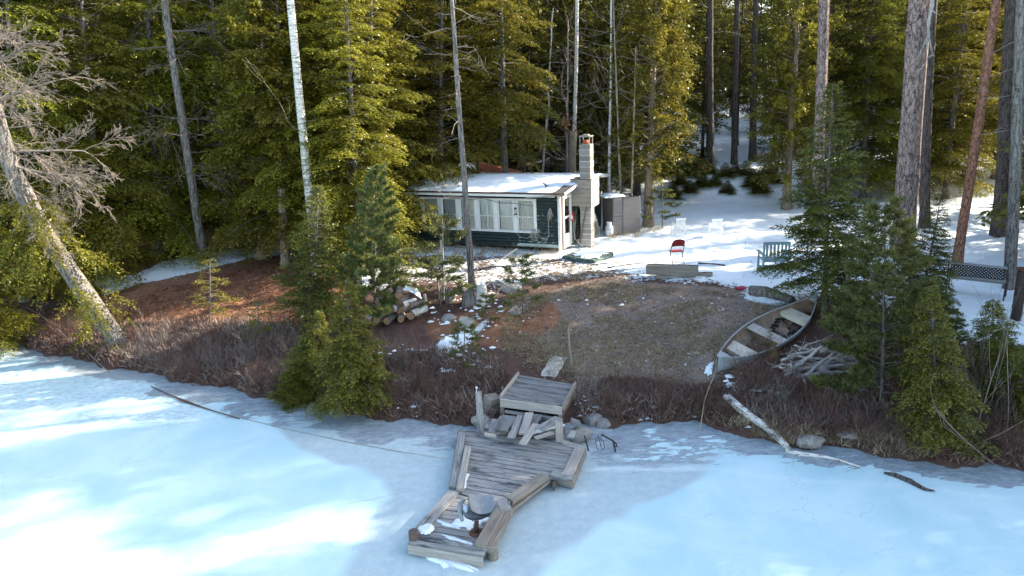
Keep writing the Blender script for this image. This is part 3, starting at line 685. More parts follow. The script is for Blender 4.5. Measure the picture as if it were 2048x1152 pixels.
# back forest
fr = random.Random(5); cnt = 0
def forest(px, Y, idx, sc, lab='tall dark evergreen deep in the forest', grp='evergreens of the forest behind the cabin', x=None):
    x = at_y(px, 300, Y).x if x is None else x
    proto = far[idx]; g = Vector((x, Y, hz(x, Y)))
    if x is not None and lab.startswith('tall dark'):
        k_ = ['dark bushy hemlock', 'narrow spiry spruce', 'bare trunked pine', 'dull brownish cedar'][idx]
        u_ = x / Y; r_ = 'on the left behind the leaning trunk' if u_ < -.38 else 'behind the bright hemlocks left of the cabin' if u_ < -.1 else 'in the dark gap behind the cabin and chimney' if u_ < .16 else 'above the snow bank right of the big cedar' if u_ < .42 else 'behind the tall pine trunks on the right'
        lab = k_ + ' of the forest ' + r_; grp = k_ + ' trees ' + r_
    place(proto, (g, (0, 0, 0)), fr.uniform(0, 6.28), sc, lab, grp)
for Y0, step, jit in ((35, 2.6, 1.2), (39, 2.7, 1.3), (44, 2.9, 1.5), (50, 3.1, 1.8), (57, 3.4, 2.), (66, 3.8, 2.5), (78, 4.5, 3.), (92, 5.5, 3)):
    half = Y0 * .80 + 5; x = -half
    while x < half:
        xx = x + fr.uniform(-1, 1) * .8; yy = Y0 + fr.uniform(-jit, jit)
        p, q = to_px(np.array([xx]), np.array([yy]), np.array([hz(xx, yy)]))
        openy = (Y0 < 38 and (1080 < p[0] < 1260 or 1320 < p[0] < 1560))
        sc_ = fr.uniform(.8, 1.12); rel = xx - 3 - (yy - 26) / .30
        if xx > 9 and yy < 50: sc_ *= .68
        if not openy and not (p[0] > 2120 and yy < 47): forest(0, yy, fr.choice([0, 0, 1, 1, 2, 3]), sc_, x=xx)
        x += step * fr.uniform(.75, 1.25)
# trees beyond the right side of the frame that throw the shade on the lake and the bank
off = [(17.0, 13.6, 0, .6), (17.5, 19.4, 0, .95), (20.5, 22.4, 1, .9), (21.5, 14.2, 3, .85), (23.5, 17.6, 0, .68), (22.2, 20.6, 3, 1.1), (25, 24.2, 0, .8), (26.5, 15.6, 1, .72), (27.5, 20.8, 0, 1.05), (30, 18.2, 1, .85),
       (20.5, 11.0, 1, .92), (24.5, 10.8, 0, .95), (19.6, 8.0, 3, 1.05), (29, 12.6, 0, 1.1), (32, 22.5, 0, 1.1), (34, 16.6, 1, .75), (38, 20.5, 0, 1.1), (33, 9.5, 0, 1.1), (26.5, 6.6, 0, 1.0), (36, 12.8, 1, 1.1), (42, 15, 0, 1.1), (40, 24, 1, 1.1), (46, 19.5, 0, 1.1), (31, 4.5, 1, 1.0)] + [(fr.uniform(19, 46), None, fr.choice([1, 2, 2]), fr.uniform(.9, 1.1)) for _ in range(13)]
for x, y, i, s in off:
    if y is None: y = fr.choice([fr.uniform(3.5, 7.6), fr.uniform(8.8, 9.6), fr.uniform(12.4, 15)]) + .2126 * x
    forest(0, y, i, s, 'evergreen on the shore beyond the right edge of the picture', 'evergreens of the shore to the right', x=x)
for x, y in ((23.5, 35.5), (26, 38), (28.5, 35), (30.5, 39), (33, 37), (26.5, 42), (31, 43)): forest(0, y, fr.choice([0, 3, 0]), .62, x=x)
for i in range(26):
    x = fr.uniform(-44, -15); y = shore(x) + fr.uniform(3, 14) if i % 2 else fr.uniform(29, 36)
    x = x if i % 2 == 0 else min(x, -17); forest(0, float(y), fr.choice([0, 1, 3]), fr.uniform(.8, 1.), x=x)

# ---- bare trunks
def trunk_thing(name, label, px0, py0, px1, py1, H, r0, r1, mat, seed, g=None, dead=0, dl=1., cat='tree', z0=.3, broken=False, k=14, dmat='twig', spread=.7, depth=2, wob_=.012, nb=1, grav=-.01, dr=.014):
    a = aim(px0, py0, px1, py1, g); root = thing(name, label, cat)
    tm, (zz, ox, oy) = trunk_mesh('trunk', H, r0, r1, M[mat], seed, k, wob_, 1.35, 18, broken); link('trunk', tm, root); rg = np.random.default_rng(seed + 5)
    if dead:
        segs = []
        for i in range(dead):
            z = H * (z0 + (.97 - z0) * rg.random()); az = rg.random() * 6.28; P0 = np.array([np.interp(z, zz, ox), np.interp(z, zz, oy), z])
            grow(rg, P0, nrm(np.array([math.cos(az), math.sin(az), rg.normal(0, .25)])), dl * (.4 + .8 * rg.random()), dr, depth, nb, spread, segs, .14, grav)
        tag(link('dead_branches', wood_mesh('dead_branches', segs, M[dmat], 3), root), kind='stuff')
    stand(root, a, 0, 1., None, None, False); return root
trunk_thing('pine_tree', 'thickest reddish pine trunk, in front of the hemlock wall', 1796, 560, 1838, 0, 19, .27, .17, 'bark_pine', 41, P(1793, 560, 21.5), 8, 1.6, z0=.45, k=20, dmat='driftwood')
trunk_thing('pine_tree', 'slimmer pine trunk half hidden right behind the thickest pine', 1815, 470, 1856, 0, 19, .17, .12, 'bark_pine', 42, P(1820, 470, 23.5), 6, 1.2, z0=.5)
trunk_thing('pine_tree', 'straight pine trunk rising behind the young hemlock at right centre', 1634, 480, 1650, 0, 20, .2, .15, 'bark_pine', 43, P(1634, 480, 25.0), 8, 1.4, z0=.4)
trunk_thing('red_pine', 'slim leaning trunk with flaking red bark beside the lattice bench', 1915, 528, 1990, 0, 18, .135, .09, 'bark_red', 44, None, 14, 1.8, z0=.18, dmat='driftwood')
trunk_thing('spruce_trunk', 'slim grey trunk near the right edge behind the black post', 2021, 575, 2040, 0, 18, .14, .09, 'bark_grey', 45, None, 16, 1.5, z0=.2)
trunk_thing('pine_tree', 'broad dark trunk on the snow in the far right', 2003, 470, 2012, 300, 16, .3, .17, 'bark_dark', 46, None, 5, 1.2, z0=.3)
trunk_thing('pine_tree', 'dark slender trunk left of the leaning red one behind the pines', 1848, 455, 1862, 200, 17, .18, .1, 'bark_dark', 47, None, 8, 1.3)
trunk_thing('birch_tree', 'white birch trunk leaning out of the sunlit hemlocks', 607, 470, 577, 0, 15, .155, .1, 'birch', 48, P(625, 480, 23.6), 6, 1.5, z0=.3, dmat='twig')
trunk_thing('spruce_trunk', 'grey trunk with many dead limbs above the left sun streaks', 407, 528, 350, 150, 14, .16, .09, 'bark_grey', 49, None, 44, 2.3, z0=.2, nb=2)
trunk_thing('spruce_trunk', 'short visible brown trunk between fir and spruce on the needle slope', 571, 535, 563, 380, 2.8, .15, .12, 'bark_cedar', 50, None, 6, .8)
trunk_thing('dead_spruce', 'tall thin dead spruce in front of the cabin with a tangled grey top', 944, 578, 906, 30, 9.6, .105, .045, 'bark_grey', 51, None, 26, .8, z0=.25, nb=1, depth=2)
trunk_thing('broken_snag', 'broken grey snag standing behind the cabin roof', 1136, 352, 1147, 250, 3.9, .2, .17, 'bark_cedar', 52, P(1136, 350, 30.5), broken=True, cat='dead tree')
trunk_thing('birch_tree', 'thin pale birch rising behind the broken snag', 1146, 350, 1153, 0, 17, .09, .07, 'birch', 53, P(1146, 350, 32), 10, 1.2)
trunk_thing('birch_tree', 'crooked thin birch in the dark gap behind the cabin', 1075, 350, 1097, 120, 9, .07, .03, 'birch', 54, P(1075, 345, 34), 14, 1.3, wob_=.06)
trunk_thing('aspen_tree', 'slim bare aspen rising directly behind the chimney', 1217, 380, 1222, 60, 10, .08, .03, 'birch', 55, P(1218, 380, 29), 20, 1.6, z0=.35, spread=.5, grav=.12, dmat='twig')
trunk_thing('maple_sapling', 'bare fan shaped maple sapling behind the cabin roof', 1130, 350, 1135, 60, 8.2, .06, .02, 'bark_grey', 56, P(1128, 350, 29.5), 26, 1.6, z0=.3, spread=.45, grav=.14, nb=1)
trunk_thing('maple_sapling', 'bare brushy sapling left of the big cedar', 1243, 400, 1228, 60, 9, .06, .02, 'bark_cedar', 57, P(1243, 400, 28), 30, 1.7, z0=.25, spread=.45, grav=.14, nb=1)
trunk_thing('maple_sapling', 'thin brown stem between the chimney and the big cedar', 1264, 400, 1272, 150, 7, .05, .02, 'bark_cedar', 58, P(1262, 402, 27.5), 16, 1.1, spread=.45, grav=.12)
trunk_thing('pine_tree', 'dark pine trunk at the top of the snow bank', 1420, 325, 1419, 0, 18, .18, .12, 'bark_dark', 59, P(1420, 325, 37), 16, 1.6)
trunk_thing('pine_tree', 'dark tree trunk left of the cedar on the snow bank', 1465, 330, 1472, 100, 17, .17, .1, 'bark_dark', 60, P(1468, 325, 38.5), 12, 1.5)
trunk_thing('pine_tree', 'pair of dark trunks furthest right on top of the snow bank', 1500, 335, 1510, 100, 17, .2, .1, 'bark_dark', 61, P(1505, 330, 39), 8, 1.5)
# leaning tree with dead crown on the left
def leaning():
    g = ground(240, 690); root = thing('leaning_pine', 'big grey trunk leaning out over the lake shore with a dead twiggy crown', 'tree', g)
    P1 = at_y(90, 470, g.y - .3); P2 = at_y(20, 330, g.y - .6); P3 = at_y(-20, 180, g.y - .7); P4 = at_y(-40, 60, g.y - .7)
    pts = [Vector((0.12, 0, -.4)), Vector((0, 0, .05)), (P1 - g), (P2 - g), (P3 - g), (P4 - g)]
    fine = []
    for i in range(len(pts) - 1):
        for k in range(6): fine.append(pts[i].lerp(pts[i + 1], k / 6))
    fine.append(pts[-1]); n = len(fine); rs = [.30 - .17 * i / n if i > 4 else .37 - .02 * i for i in range(n)]
    rs = [r * (1 + .05 * math.sin(i * 1.7)) for i, r in enumerate(rs)]
    MB().tube(fine, rs, 18).build('trunk', M['bark_grey'], root)
    rg = np.random.default_rng(77); segs = []; s2 = []
    for i in range(46):
        k = rg.integers(n // 2 - 3, n); p = np.array(fine[int(k)])
        dv = nrm(np.array([.75 + rg.normal(0, .5), rg.normal(-.2, .55), rg.normal(.05, .5)])); grow(rg, p, dv, 1.1 * (.4 + .9 * rg.random()), .022, 3, 2 if i < 22 else 1, .7, segs, .16, -.03, .6, .0035)
    for dv, L, o in (((1, -.1, .35), 1.7, .75), ((.9, .1, .0), 1.9, .62), ((.95, -.2, .6), 1.4, .85), ((.3, -.1, -1.), 1.5, .55), ((.7, 0, -.3), 1.6, .6)):
        grow(rg, np.array(fine[int(n * o)]), nrm(np.array(dv)), L, .05, 4, 2, .55, s2, .1, -.02, .5, .004)
    tag(link('dead_branches', wood_mesh('dead_branches', segs + s2, M['twig'], 3), root), kind='stuff')
    A = []
    for i in range(60):
        k = rg.integers(int(n * .18), int(n * .52)); p = np.array(fine[int(k)]) + rg.normal(0, .1, 3); az = rg.choice([math.pi + rg.normal(0, .8), rg.normal(-.6, .6)])
        A.append(limb_leaves(rg, p, az, .7 + 1.0 * rg.random(), .1, .6, 'cedar', .085, .042, .09))
    B, T, NS, W, ti = (np.concatenate([a[j] for a in A]) for j in range(5))
    link('boughs', tri_mesh('boughs', B, T, NS, W, np.clip(ti + .05, 0, 1), M['cedar']), root)
leaning()

# ---- young evergreens near the shore
yh = [make_tree('young_hemlock', 'x', 'tree', 4.2, 1.35, .15, 'hemlock', 'sapling', 170, .09, .05, .08, 61, .05, gap=.05),
      make_tree('young_hemlock', 'x', 'tree', 7.2, 1.9, .9, 'hemlock', 'spruce', 210, .1, .05, .09, 62, .1, gap=.08, dead=8, dead_len=.8, droop=.28, rise=.2)]
ys = make_tree('young_spruce', 'x', 'tree', 4.3, 1.2, .5, 'spruce', 'spruce', 190, .08, .036, .075, 63, .05, gap=.08)
yf = make_tree('young_fir', 'x', 'tree', 2.1, .8, .55, 'spruce', 'hemlock', 34, .07, .026, .07, 64, .03, gap=.1, prof=.6)
yp = [make_pine('white_pine', 'x', 'tree', 4.6, 1.45, .35, 80, 71, .05, .15, 40, .021, dens=.16), make_pine('white_pine', 'x', 'tree', 1.6, .55, .25, 14, 72, .02, .12, 30)]
def hpx(px0, py0, px1, py1, H):  # scale so that a plant of height H reaches px1,py1
    g = ground(px0, py0); q = at_y(px1, py1, g.y); return (q - g).length / H
def yplace(proto, H, x0, y0, x1, y1, label, spin=None, wide=1.):
    a = aim(x0, y0, x1, y1); s = hpx(x0, y0, x1, y1, H); return place(proto, a, spin, (s * wide, s * wide, s), label)
yplace(yh[1], 7.2, 1648, 622, 1672, 165, 'tall young hemlock with fine shaded boughs between the canoe tip and the snow', .5, 1.05)
yplace(yh[1], 7.2, 1836, 640, 1880, 385, 'feathery young hemlock in front of the base of the thickest pine', 2.1, 1.15)
yplace(yh[0], 4.2, 1878, 880, 1862, 570, 'yellowish hemlock sapling right of the white pine on the right shore', 1., .85)
yplace(yh[0], 4.2, 1990, 790, 1985, 600, 'small hemlock near the right edge below the lattice bench', 2., 1.3)
yplace(yh[0], 4.2, 2070, 860, 2075, 660, 'small hemlock cut by the right edge of the picture', 3.3, 1.2)
yplace(yp[0], 4.6, 1762, 815, 1772, 415, 'bushy white pine on the right shore with long soft needles', .4, .88)
yplace(yp[0], 4.6, 748, 650, 752, 345, 'white pine sapling behind the firewood pile', 2.4, .72)
yplace(yp[0], 4.6, 1850, 700, 1855, 560, 'low white pine clump between the two saplings below the bench', 1.4, 1.6)
yplace(ys, 4.3, 624, 655, 632, 372, 'dark young spruce left of the white pine sapling', .5, 1.05)
yplace(yh[0], 4.2, 712, 810, 690, 560, 'bright green hemlock hanging over the ice left of the dock', 2.6, 1.15)
yplace(yh[0], 4.2, 612, 770, 640, 620, 'low spreading hemlock at the ice edge further left', 4.6, 1.25)
yplace(yf, 2.1, 420, 650, 420, 520, 'small flat topped fir on the orange needle slope', 1.)
yplace(yf, 2.1, 520, 690, 515, 600, 'scrubby small fir among the grey brush left of the spruce', 3., 1.2)
yplace(yp[1], 1.6, 1045, 628, 1044, 515, 'dark little pine beside the snow edge in front of the cabin', .6)
yplace(yp[1], 1.6, 926, 735, 930, 650, 'little pine on the bank beside the snow patch', 2.6, 1.3)
yplace(yp[1], 1.6, 975, 655, 972, 590, 'little pine below the grey and birch stumps', 4.6, 1.2)
yplace(yp[1], 1.6, 886, 600, 884, 435, 'thin leggy pine sapling in front of the cabin windows', 3.6, .9)
yplace(yp[1], 1.6, 880, 612, 872, 520, 'low bushy pine around the foot of the leggy sapling', 1.6, 2.)
yplace(yp[1], 1.6, 1325, 455, 1325, 380, 'bright green bush behind the base of the big cedar', 5., 1.5)
yplace(yp[1], 1.6, 800, 575, 800, 500, 'small pine right of the white pine sapling', 5.3, 1.7)
yplace(yf, 2.1, 1545, 735, 1540, 660, 'sunlit little cedar growing beside the canoe', 5.3, .7)
yplace(yh[0], 4.2, 585, 800, 585, 735, 'flat juniper like hemlock at the foot of the left bank', .3, 2.2)
yplace(yh[0], 4.2, 745, 790, 750, 700, 'small hemlock shoot right of the bright green hemlock', 5.3, 1.1)
for i, (x, y) in enumerate([(1345, 395), (1372, 345), (1395, 350), (1430, 370), (1470, 345), (1455, 385), (1490, 350), (1380, 385), (1335, 350), (1520, 385), (1408, 330), (1300, 350), (1420, 345), (1450, 352), (1360, 368), (1505, 372), (1535, 350), (1550, 365), (1270, 365), (1405, 372)]):
    g = ground(x, y); s = random.uniform(.14, .24); place(yh[0], (g, (0, 0, 0)), None, (s * 2.6, s * 2.6, s), 'dark evergreen bushlet on the snow bank', 'evergreen bushlets on the snow bank')

# ---- bare shrubs along the bank
def shrub(name, H, stems, mat, seed, spread=.45, nb=2, depth=2, r=.008):
    rg = np.random.default_rng(seed); segs = []
    for i in range(stems):
        az = rg.random() * 6.28; t = rg.random() * .6; grow(rg, np.array([math.cos(az) * .12 * t, math.sin(az) * .12 * t, -.05]), nrm(np.array([math.cos(az) * t, math.sin(az) * t, 1.])), H * (.45 + .35 * rg.random()), r, depth, nb, spread, segs, .1, .03, .55, .0028)
    root = link(name, wood_mesh(name, segs, M[mat], 3)); return tag(root, 'x', 'shrub')
sh = [shrub('bare_shrub', 1.3, 9, 'twig_grey', 81), shrub('bare_shrub', 1.0, 12, 'twig_brown', 82, .6), shrub('bare_shrub', 1.6, 7, 'twig', 83, .35, 2), shrub('bare_shrub', .9, 12, 'twig_brown', 84, .7, 2)]
spots = [(270, 690, 3), (300, 735, 0), (345, 745, 1), (330, 700, 0), (380, 720, 1), (395, 770, 3), (430, 745, 0), (455, 700, 1), (470, 775, 1), (500, 740, 0), (520, 775, 3), (540, 720, 1), (575, 720, 0), (560, 790, 1), (360, 675, 1), (480, 650, 3), (190, 690, 0), (130, 690, 1), (210, 650, 3), (90, 672, 1), (420, 680, 3),
         (780, 730, 2), (800, 745, 2), (765, 755, 0), (820, 720, 0), (1540, 780, 1), (1500, 780, 3), (1580, 770, 1), (1530, 740, 1), (1590, 800, 3), (1620, 820, 1), (1560, 820, 0), (1650, 850, 1), (1930, 850, 0), (1960, 880, 1), (1990, 860, 0), (2020, 900, 1), (2035, 860, 0), (1955, 820, 2), (1975, 910, 3), (1900, 895, 1), (1850, 905, 3), (2048, 830, 2), (1790, 880, 3), (1730, 880, 1), (1680, 880, 3), (1440, 830, 3), (1400, 835, 1), (1330, 820, 3), (1280, 800, 1), (1220, 815, 3), (870, 800, 3), (800, 810, 1), (740, 800, 3), (910, 780, 1), (840, 780, 3), (1240, 790, 1), (680, 790, 1), (650, 770, 3)]
for x, y, k in spots:
    g = ground(x, y); s = random.uniform(.55, 1.0)
    gl = ('bare brush at the foot of the leaning tree and left bank', 'leafless shrub among the brush on the left bank') if x < 660 else ('bare brush right of the birch log', 'leafless shrub in the brush on the right bank') if x > 1480 else ('bare brush beside the dock', 'leafless shrub on the bank near the dock')
    place(sh[k], (g, (0, 0, 0)), None, s, gl[1], gl[0])

# ---- low ground cover, counted by nobody
def tufts(name, pts, h, k, spread, wd, tint0, mat, seed, kind='stuff', flat=.0, clump=.045):
    rg = np.random.default_rng(seed); n = len(pts); own = np.repeat(np.arange(n), k); m = n * k
    hh = h[own] if hasattr(h, '__len__') else np.full(m, h)
    d = rg.normal(0, spread, (m, 3)); d[:, 2] = np.abs(rg.normal(1 - flat, .25, m)); d = nrm(d); b = pts[own] + rg.normal(0, clump, (m, 3)) * [1, 1, .1]
    ns = nrm(np.cross(d, rg.normal(0, 1, (m, 3)))); t = b + d * (hh * (.5 + .7 * rg.random(m)))[:, None]
    ti = tint0 + rg.normal(0, .16, m) + np.repeat(rg.normal(0, .14, n), k)
    return tag(link(name, tri_mesh(name, b, t, ns, wd * (.7 + .6 * rg.random(m)), np.clip(ti, 0, 1), M[mat])), kind=kind)
def scatter(poly, n, seed, ok=None):
    rg = np.random.default_rng(seed); w_ = [ground(*p) for p in poly]; xs = [p.x for p in w_]; ys_ = [p.y for p in w_]
    x = rg.uniform(min(xs), max(xs), n * 4); y = rg.uniform(min(ys_), max(ys_), n * 4); k = pip(x, y, [(p.x, p.y) for p in w_]) & (y - shore(x) > .06)
    if ok is not None: k &= ok(x, y)
    x, y = x[k][:n], y[k][:n]; return np.stack([x, y, hf(x, y)], -1)
gz_ = lambda x, y: np.array([fbm(x, y, 1.3, 4, 5)]).ravel()
path_clear = lambda x, y: ~((x > -.1 + .25 * (y - 14)) & (x < 1.9 + .05 * (y - 14)) & (y < 17.4))
bankL = [(60, 672), (250, 650), (520, 640), (760, 690), (900, 700), (1010, 690), (1010, 850), (860, 850), (740, 834), (500, 790), (260, 745), (60, 700)]
bankR = [(1130, 760), (1250, 760), (1400, 770), (1450, 740), (1600, 700), (1760, 700), (2100, 760), (2200, 960), (1850, 924), (1600, 900), (1400, 850), (1150, 852)]
rgb_ = np.random.default_rng(55)
band = lambda x, y: ((y - shore(x)) < (2.1 + 1.3 * fbm(x, y, 1.1, 4, 2) + 1.6 * (x < -4) + 1.2 * (x > 5.5)) * (.5 + .55 * rgb_.random(x.shape))) & path_clear(x, y) & (fbm(x, y, 3.1, 3, 7) > -.42)
pt = np.concatenate([scatter(bankL, 9000, 1, band), scatter(bankR, 9000, 2, band)])
tufts('leatherleaf_cover', pt, .12 + .12 * np.clip(fbm(pt[:, 0], pt[:, 1], 2.2, 3, 9) + .5, 0, 1.4), 9, .62, .017, .50, 'litter_twig', 5)
pt = scatter([(1010, 600), (1200, 562), (1480, 590), (1600, 640), (1450, 740), (1400, 790), (1150, 780), (1000, 700)], 5200, 3, lambda x, y: fbm(x, y, 1.3, 4, 5) > -.12)
tufts('dead_lawn_grass', pt, .11, 9, 1.1, .011, .42, 'straw', 6, flat=.5)
pt = scatter([(150, 690), (300, 590), (620, 520), (760, 640), (700, 700), (250, 700)], 3500, 4)
tufts('fallen_needles_and_fern', pt, .1, 7, 1.0, .018, .5, 'dead_leaf', 7, flat=.5)
pt = np.concatenate([scatter([(1560, 880), (1700, 860), (1850, 900), (1860, 925), (1560, 905)], 260, 8), scatter([(1440, 840), (1560, 850), (1560, 880), (1400, 850)], 120, 9), scatter([(850, 490), (1120, 500), (1120, 520), (850, 512)], 150, 10), scatter([(1120, 530), (1190, 540), (1260, 560), (1060, 565)], 40, 13), scatter([(1220, 460), (1320, 455), (1330, 470), (1220, 480)], 60, 11)])
tufts('dry_sedge', pt, .22, 14, .5, .011, .5, 'straw', 8, clump=.07)
def chips():
    rg = np.random.default_rng(12); A = []
    for poly, n, sd_ in (([(1040, 600), (1200, 562), (1480, 590), (1600, 640), (1450, 740), (1400, 840), (1150, 840), (1000, 700)], 3600, 21), (bankL, 3000, 22), (bankR, 2200, 23), ([(760, 510), (1300, 530), (1300, 570), (1000, 620), (740, 640)], 3000, 24), ([(1250, 460), (1700, 480), (1800, 560), (1500, 580), (1250, 550)], 380, 25), ([(250, 640), (420, 500), (640, 500), (640, 660)], 1500, 26)): A.append(scatter(poly, n, sd_))
    P_ = np.concatenate(A); n = len(P_); d = nrm(rg.normal(0, 1, (n, 3)) * [1, 1, .3]); s = np.cross(d, nrm(rg.normal(0, .3, (n, 3)) + [0, 0, 1])); L = .03 + .09 * rg.random(n) ** 2
    P_[:, 2] += .012
    tag(link('leaf_and_stone_litter', tri_mesh('leaf_and_stone_litter', P_, P_ + d * L[:, None], s, L * (.25 + .5 * rg.random(n)), rg.random(n), M['chip'])), kind='stuff')
chips()
def crumbs():
    rg = np.random.default_rng(14); A = []
    for poly, n, sd_ in (([(600, 690), (760, 700), (960, 640), (1010, 690), (960, 780), (880, 840), (700, 800), (600, 760)], 150, 51), ([(1160, 780), (1400, 790), (1400, 845), (1160, 845)], 40, 52), ([(1440, 740), (1560, 760), (1640, 850), (1480, 860)], 110, 53), ([(400, 690), (600, 690), (620, 780), (480, 770)], 150, 54), ([(1040, 575), (1480, 585), (1450, 640), (1020, 640)], 14, 55), ([(1660, 790), (2040, 800), (2040, 920), (1700, 880)], 90, 56), ([(840, 600), (1020, 590), (1000, 660), (860, 650)], 60, 57)): A.append(scatter(poly, n, sd_))
    V = []; F = []
    for q in np.concatenate(A):
        s = .02 + .07 * rg.random() ** 2.5; k = 6; b = len(V); V.append((q[0], q[1], q[2] + .03 + s * .35))
        for j in range(k): a = j * math.pi / 3 + rg.random() * .6; r_ = s * (.6 + .9 * rg.random()); V.append((q[0] + r_ * 1.3 * math.cos(a), q[1] + r_ * math.sin(a), q[2] + .01))
        F += [(b, b + 1 + j, b + 1 + (j + 1) % k) for j in range(k)]
    tag(link('snow_crumbs', mesh_np('snow_crumbs', V, F, M['snow'], None, True)), kind='stuff')
crumbs()
pt = np.concatenate([scatter([(180, 690), (300, 650), (520, 650), (640, 700), (600, 790), (500, 786), (260, 742)], 1500, 31), scatter([(1480, 720), (1640, 760), (1800, 830), (2100, 820), (2150, 950), (1850, 920), (1600, 895), (1500, 860)], 900, 32), scatter([(1150, 770), (1400, 780), (1400, 845), (1160, 845)], 260, 33), scatter([(860, 700), (1000, 720), (980, 830), (700, 820), (640, 780)], 420, 34)])
tufts('tangled_brush_twigs', pt, .34, 9, .75, .012, .5, 'brush', 41, clump=.09, flat=.2)
def stones():
    rg = random.Random(9)
    for x, y, s, lab in [(1085, 0, 0, 0)][:0] + [(897, 636, .17, 'round pale boulder beside the split block on the bank'), (1208, 846, .16, 'grey stone at the ice edge right of the plank heap'), (1190, 838, .2, 'larger grey stone beside the plank heap'), (985, 815, .2, 'rounded stone behind the tall dock post'), (112, 722, .22, 'low grey boulder frozen in the ice by the left shore'), (1022, 578, .26, 'dark boulder by the small pine at the snow edge'), (712, 560, .14, 'light stone under the white pine sapling'), (680, 805, .2, 'boulder at the ice edge under the bright hemlock'), (1620, 880, .22, 'stone in the sedge on the right shore'), (1700, 868, .2, 'mossy stone at the foot of the right bank')]:
        me = MB(); bmesh.ops.create_icosphere(me.bm, subdivisions=3, radius=1)
        sd_ = rg.random() * 50
        for v in me.bm.verts:
            v.co *= 1 + .3 * mn.noise(v.co * 1.3 + Vector((sd_, 0, 0))) + .06 * mn.noise(v.co * 4 + Vector((sd_, 0, 0))); v.co.z *= .7
        for f in me.bm.faces: f.smooth = True
        g = ground(x, y); o = me.build('boulder', M['stone'], None, g - Vector((0, 0, s * .12))); o.scale = (s * 1.2, s, s); tag(o, lab, 'stone')
stones()

# ================================================================== the cabin
G0 = 1.5; TH = R(25); Bc = at_z(1122, 507, G0)
cab = thing('cabin', 'dark green lakeside cabin with peeling paint, white window band and snowy low roof', 'cabin', Bc, -TH)
def loc_part(mb, name, mat, parent=cab): return mb.build(name, M[mat] if isinstance(mat, str) else mat, parent)
def cbox(name, mat, x0, x1, y0, y1, z0, z1, parent=cab, bev=.004, rot=None):
    m = MB(); c = Vector(((x0 + x1) / 2, (y0 + y1) / 2, (z0 + z1) / 2)); m.box((0, 0, 0), (abs(x1 - x0), abs(y1 - y0), abs(z1 - z0)), rot, bev); o = m.build(name, M[mat], parent); o.location = c; return o
W, DEP, EH = 6.15, 4.7, 2.06
# core coloured dark inside; panel below coloured near-black as the shade under the floor
m = MB()
m.box((-W / 2, .40, .1), (W - .1, .05, .5)); loc_part(m, 'underfloor_shade', 'dark')
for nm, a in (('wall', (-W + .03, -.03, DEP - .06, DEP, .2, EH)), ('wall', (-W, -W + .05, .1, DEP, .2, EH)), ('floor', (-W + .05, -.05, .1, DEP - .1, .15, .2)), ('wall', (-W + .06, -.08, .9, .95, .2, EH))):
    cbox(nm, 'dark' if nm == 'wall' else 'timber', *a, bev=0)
cbox('wall', 'green', -.05, -.005, .98, DEP, .12, EH, bev=0)
WX0, WX1, SZ, HZ = -5.55, -.92, .74, 1.86
rgc = random.Random(4)
def clap(x0, x1, z, h=.118):
    """one course of front siding: thin wedge board with a worn lower edge"""
    n = max(2, int((x1 - x0) / .18)); P0 = []; peel = []
    Vv = []; 
    for i in range(n + 1):
        x = x0 + (x1 - x0) * i / n; dz = rgc.uniform(-.003, .003)
        for (yy, zz) in ((-.004, z + h), (-.026, z + dz), (.004, z + dz), (.006, z + h)): Vv.append((x, yy, zz))
        pe = .10 * math.exp(-((x + .75) / 1.1) ** 2) * (1.2 if z < 1.3 else .3) + .07 * max(0, 1 - z / .75) * (1 if x > -3 else .5) - .07; pe += .3 if (z < .27 and x > -1.7) else 0
        peel += [pe] * 4
    Fv = [(i * 4 + j, i * 4 + (j + 1) % 4, i * 4 + 4 + (j + 1) % 4, i * 4 + 4 + j) for i in range(n) for j in range(4)] + [(0, 1, 2, 3), (n * 4 + 3, n * 4 + 2, n * 4 + 1, n * 4)]
    link('clapboard', mesh_np('clapboard', Vv, Fv, M['green'], {'peel': peel}), cab)
z = .2
while z < EH - .02:
    h = min(.118, EH - z)
    if z + h <= SZ + .02: clap(-W, -.07, z, h)
    elif z >= HZ + .02: clap(-W, -.07, z, h)
    else: clap(WX1 + .05, -.07, z, h); clap(-W, WX0 - .05, z, h)
    z += .118
z = .2
while z < EH - .02:    # side siding right of the door
    for y0, y1 in ((1.0, DEP),):
        o = cbox('clapboard', 'green', .0, .022, y0, y1, z, min(z + .112, EH), bev=.002)
    z += .118
cbox('corner_board', 'white', -.07, .03, -.04, .05, .1, EH + .02)
cbox('corner_board', 'barn', .035, .06, .055, .13, .1, EH)
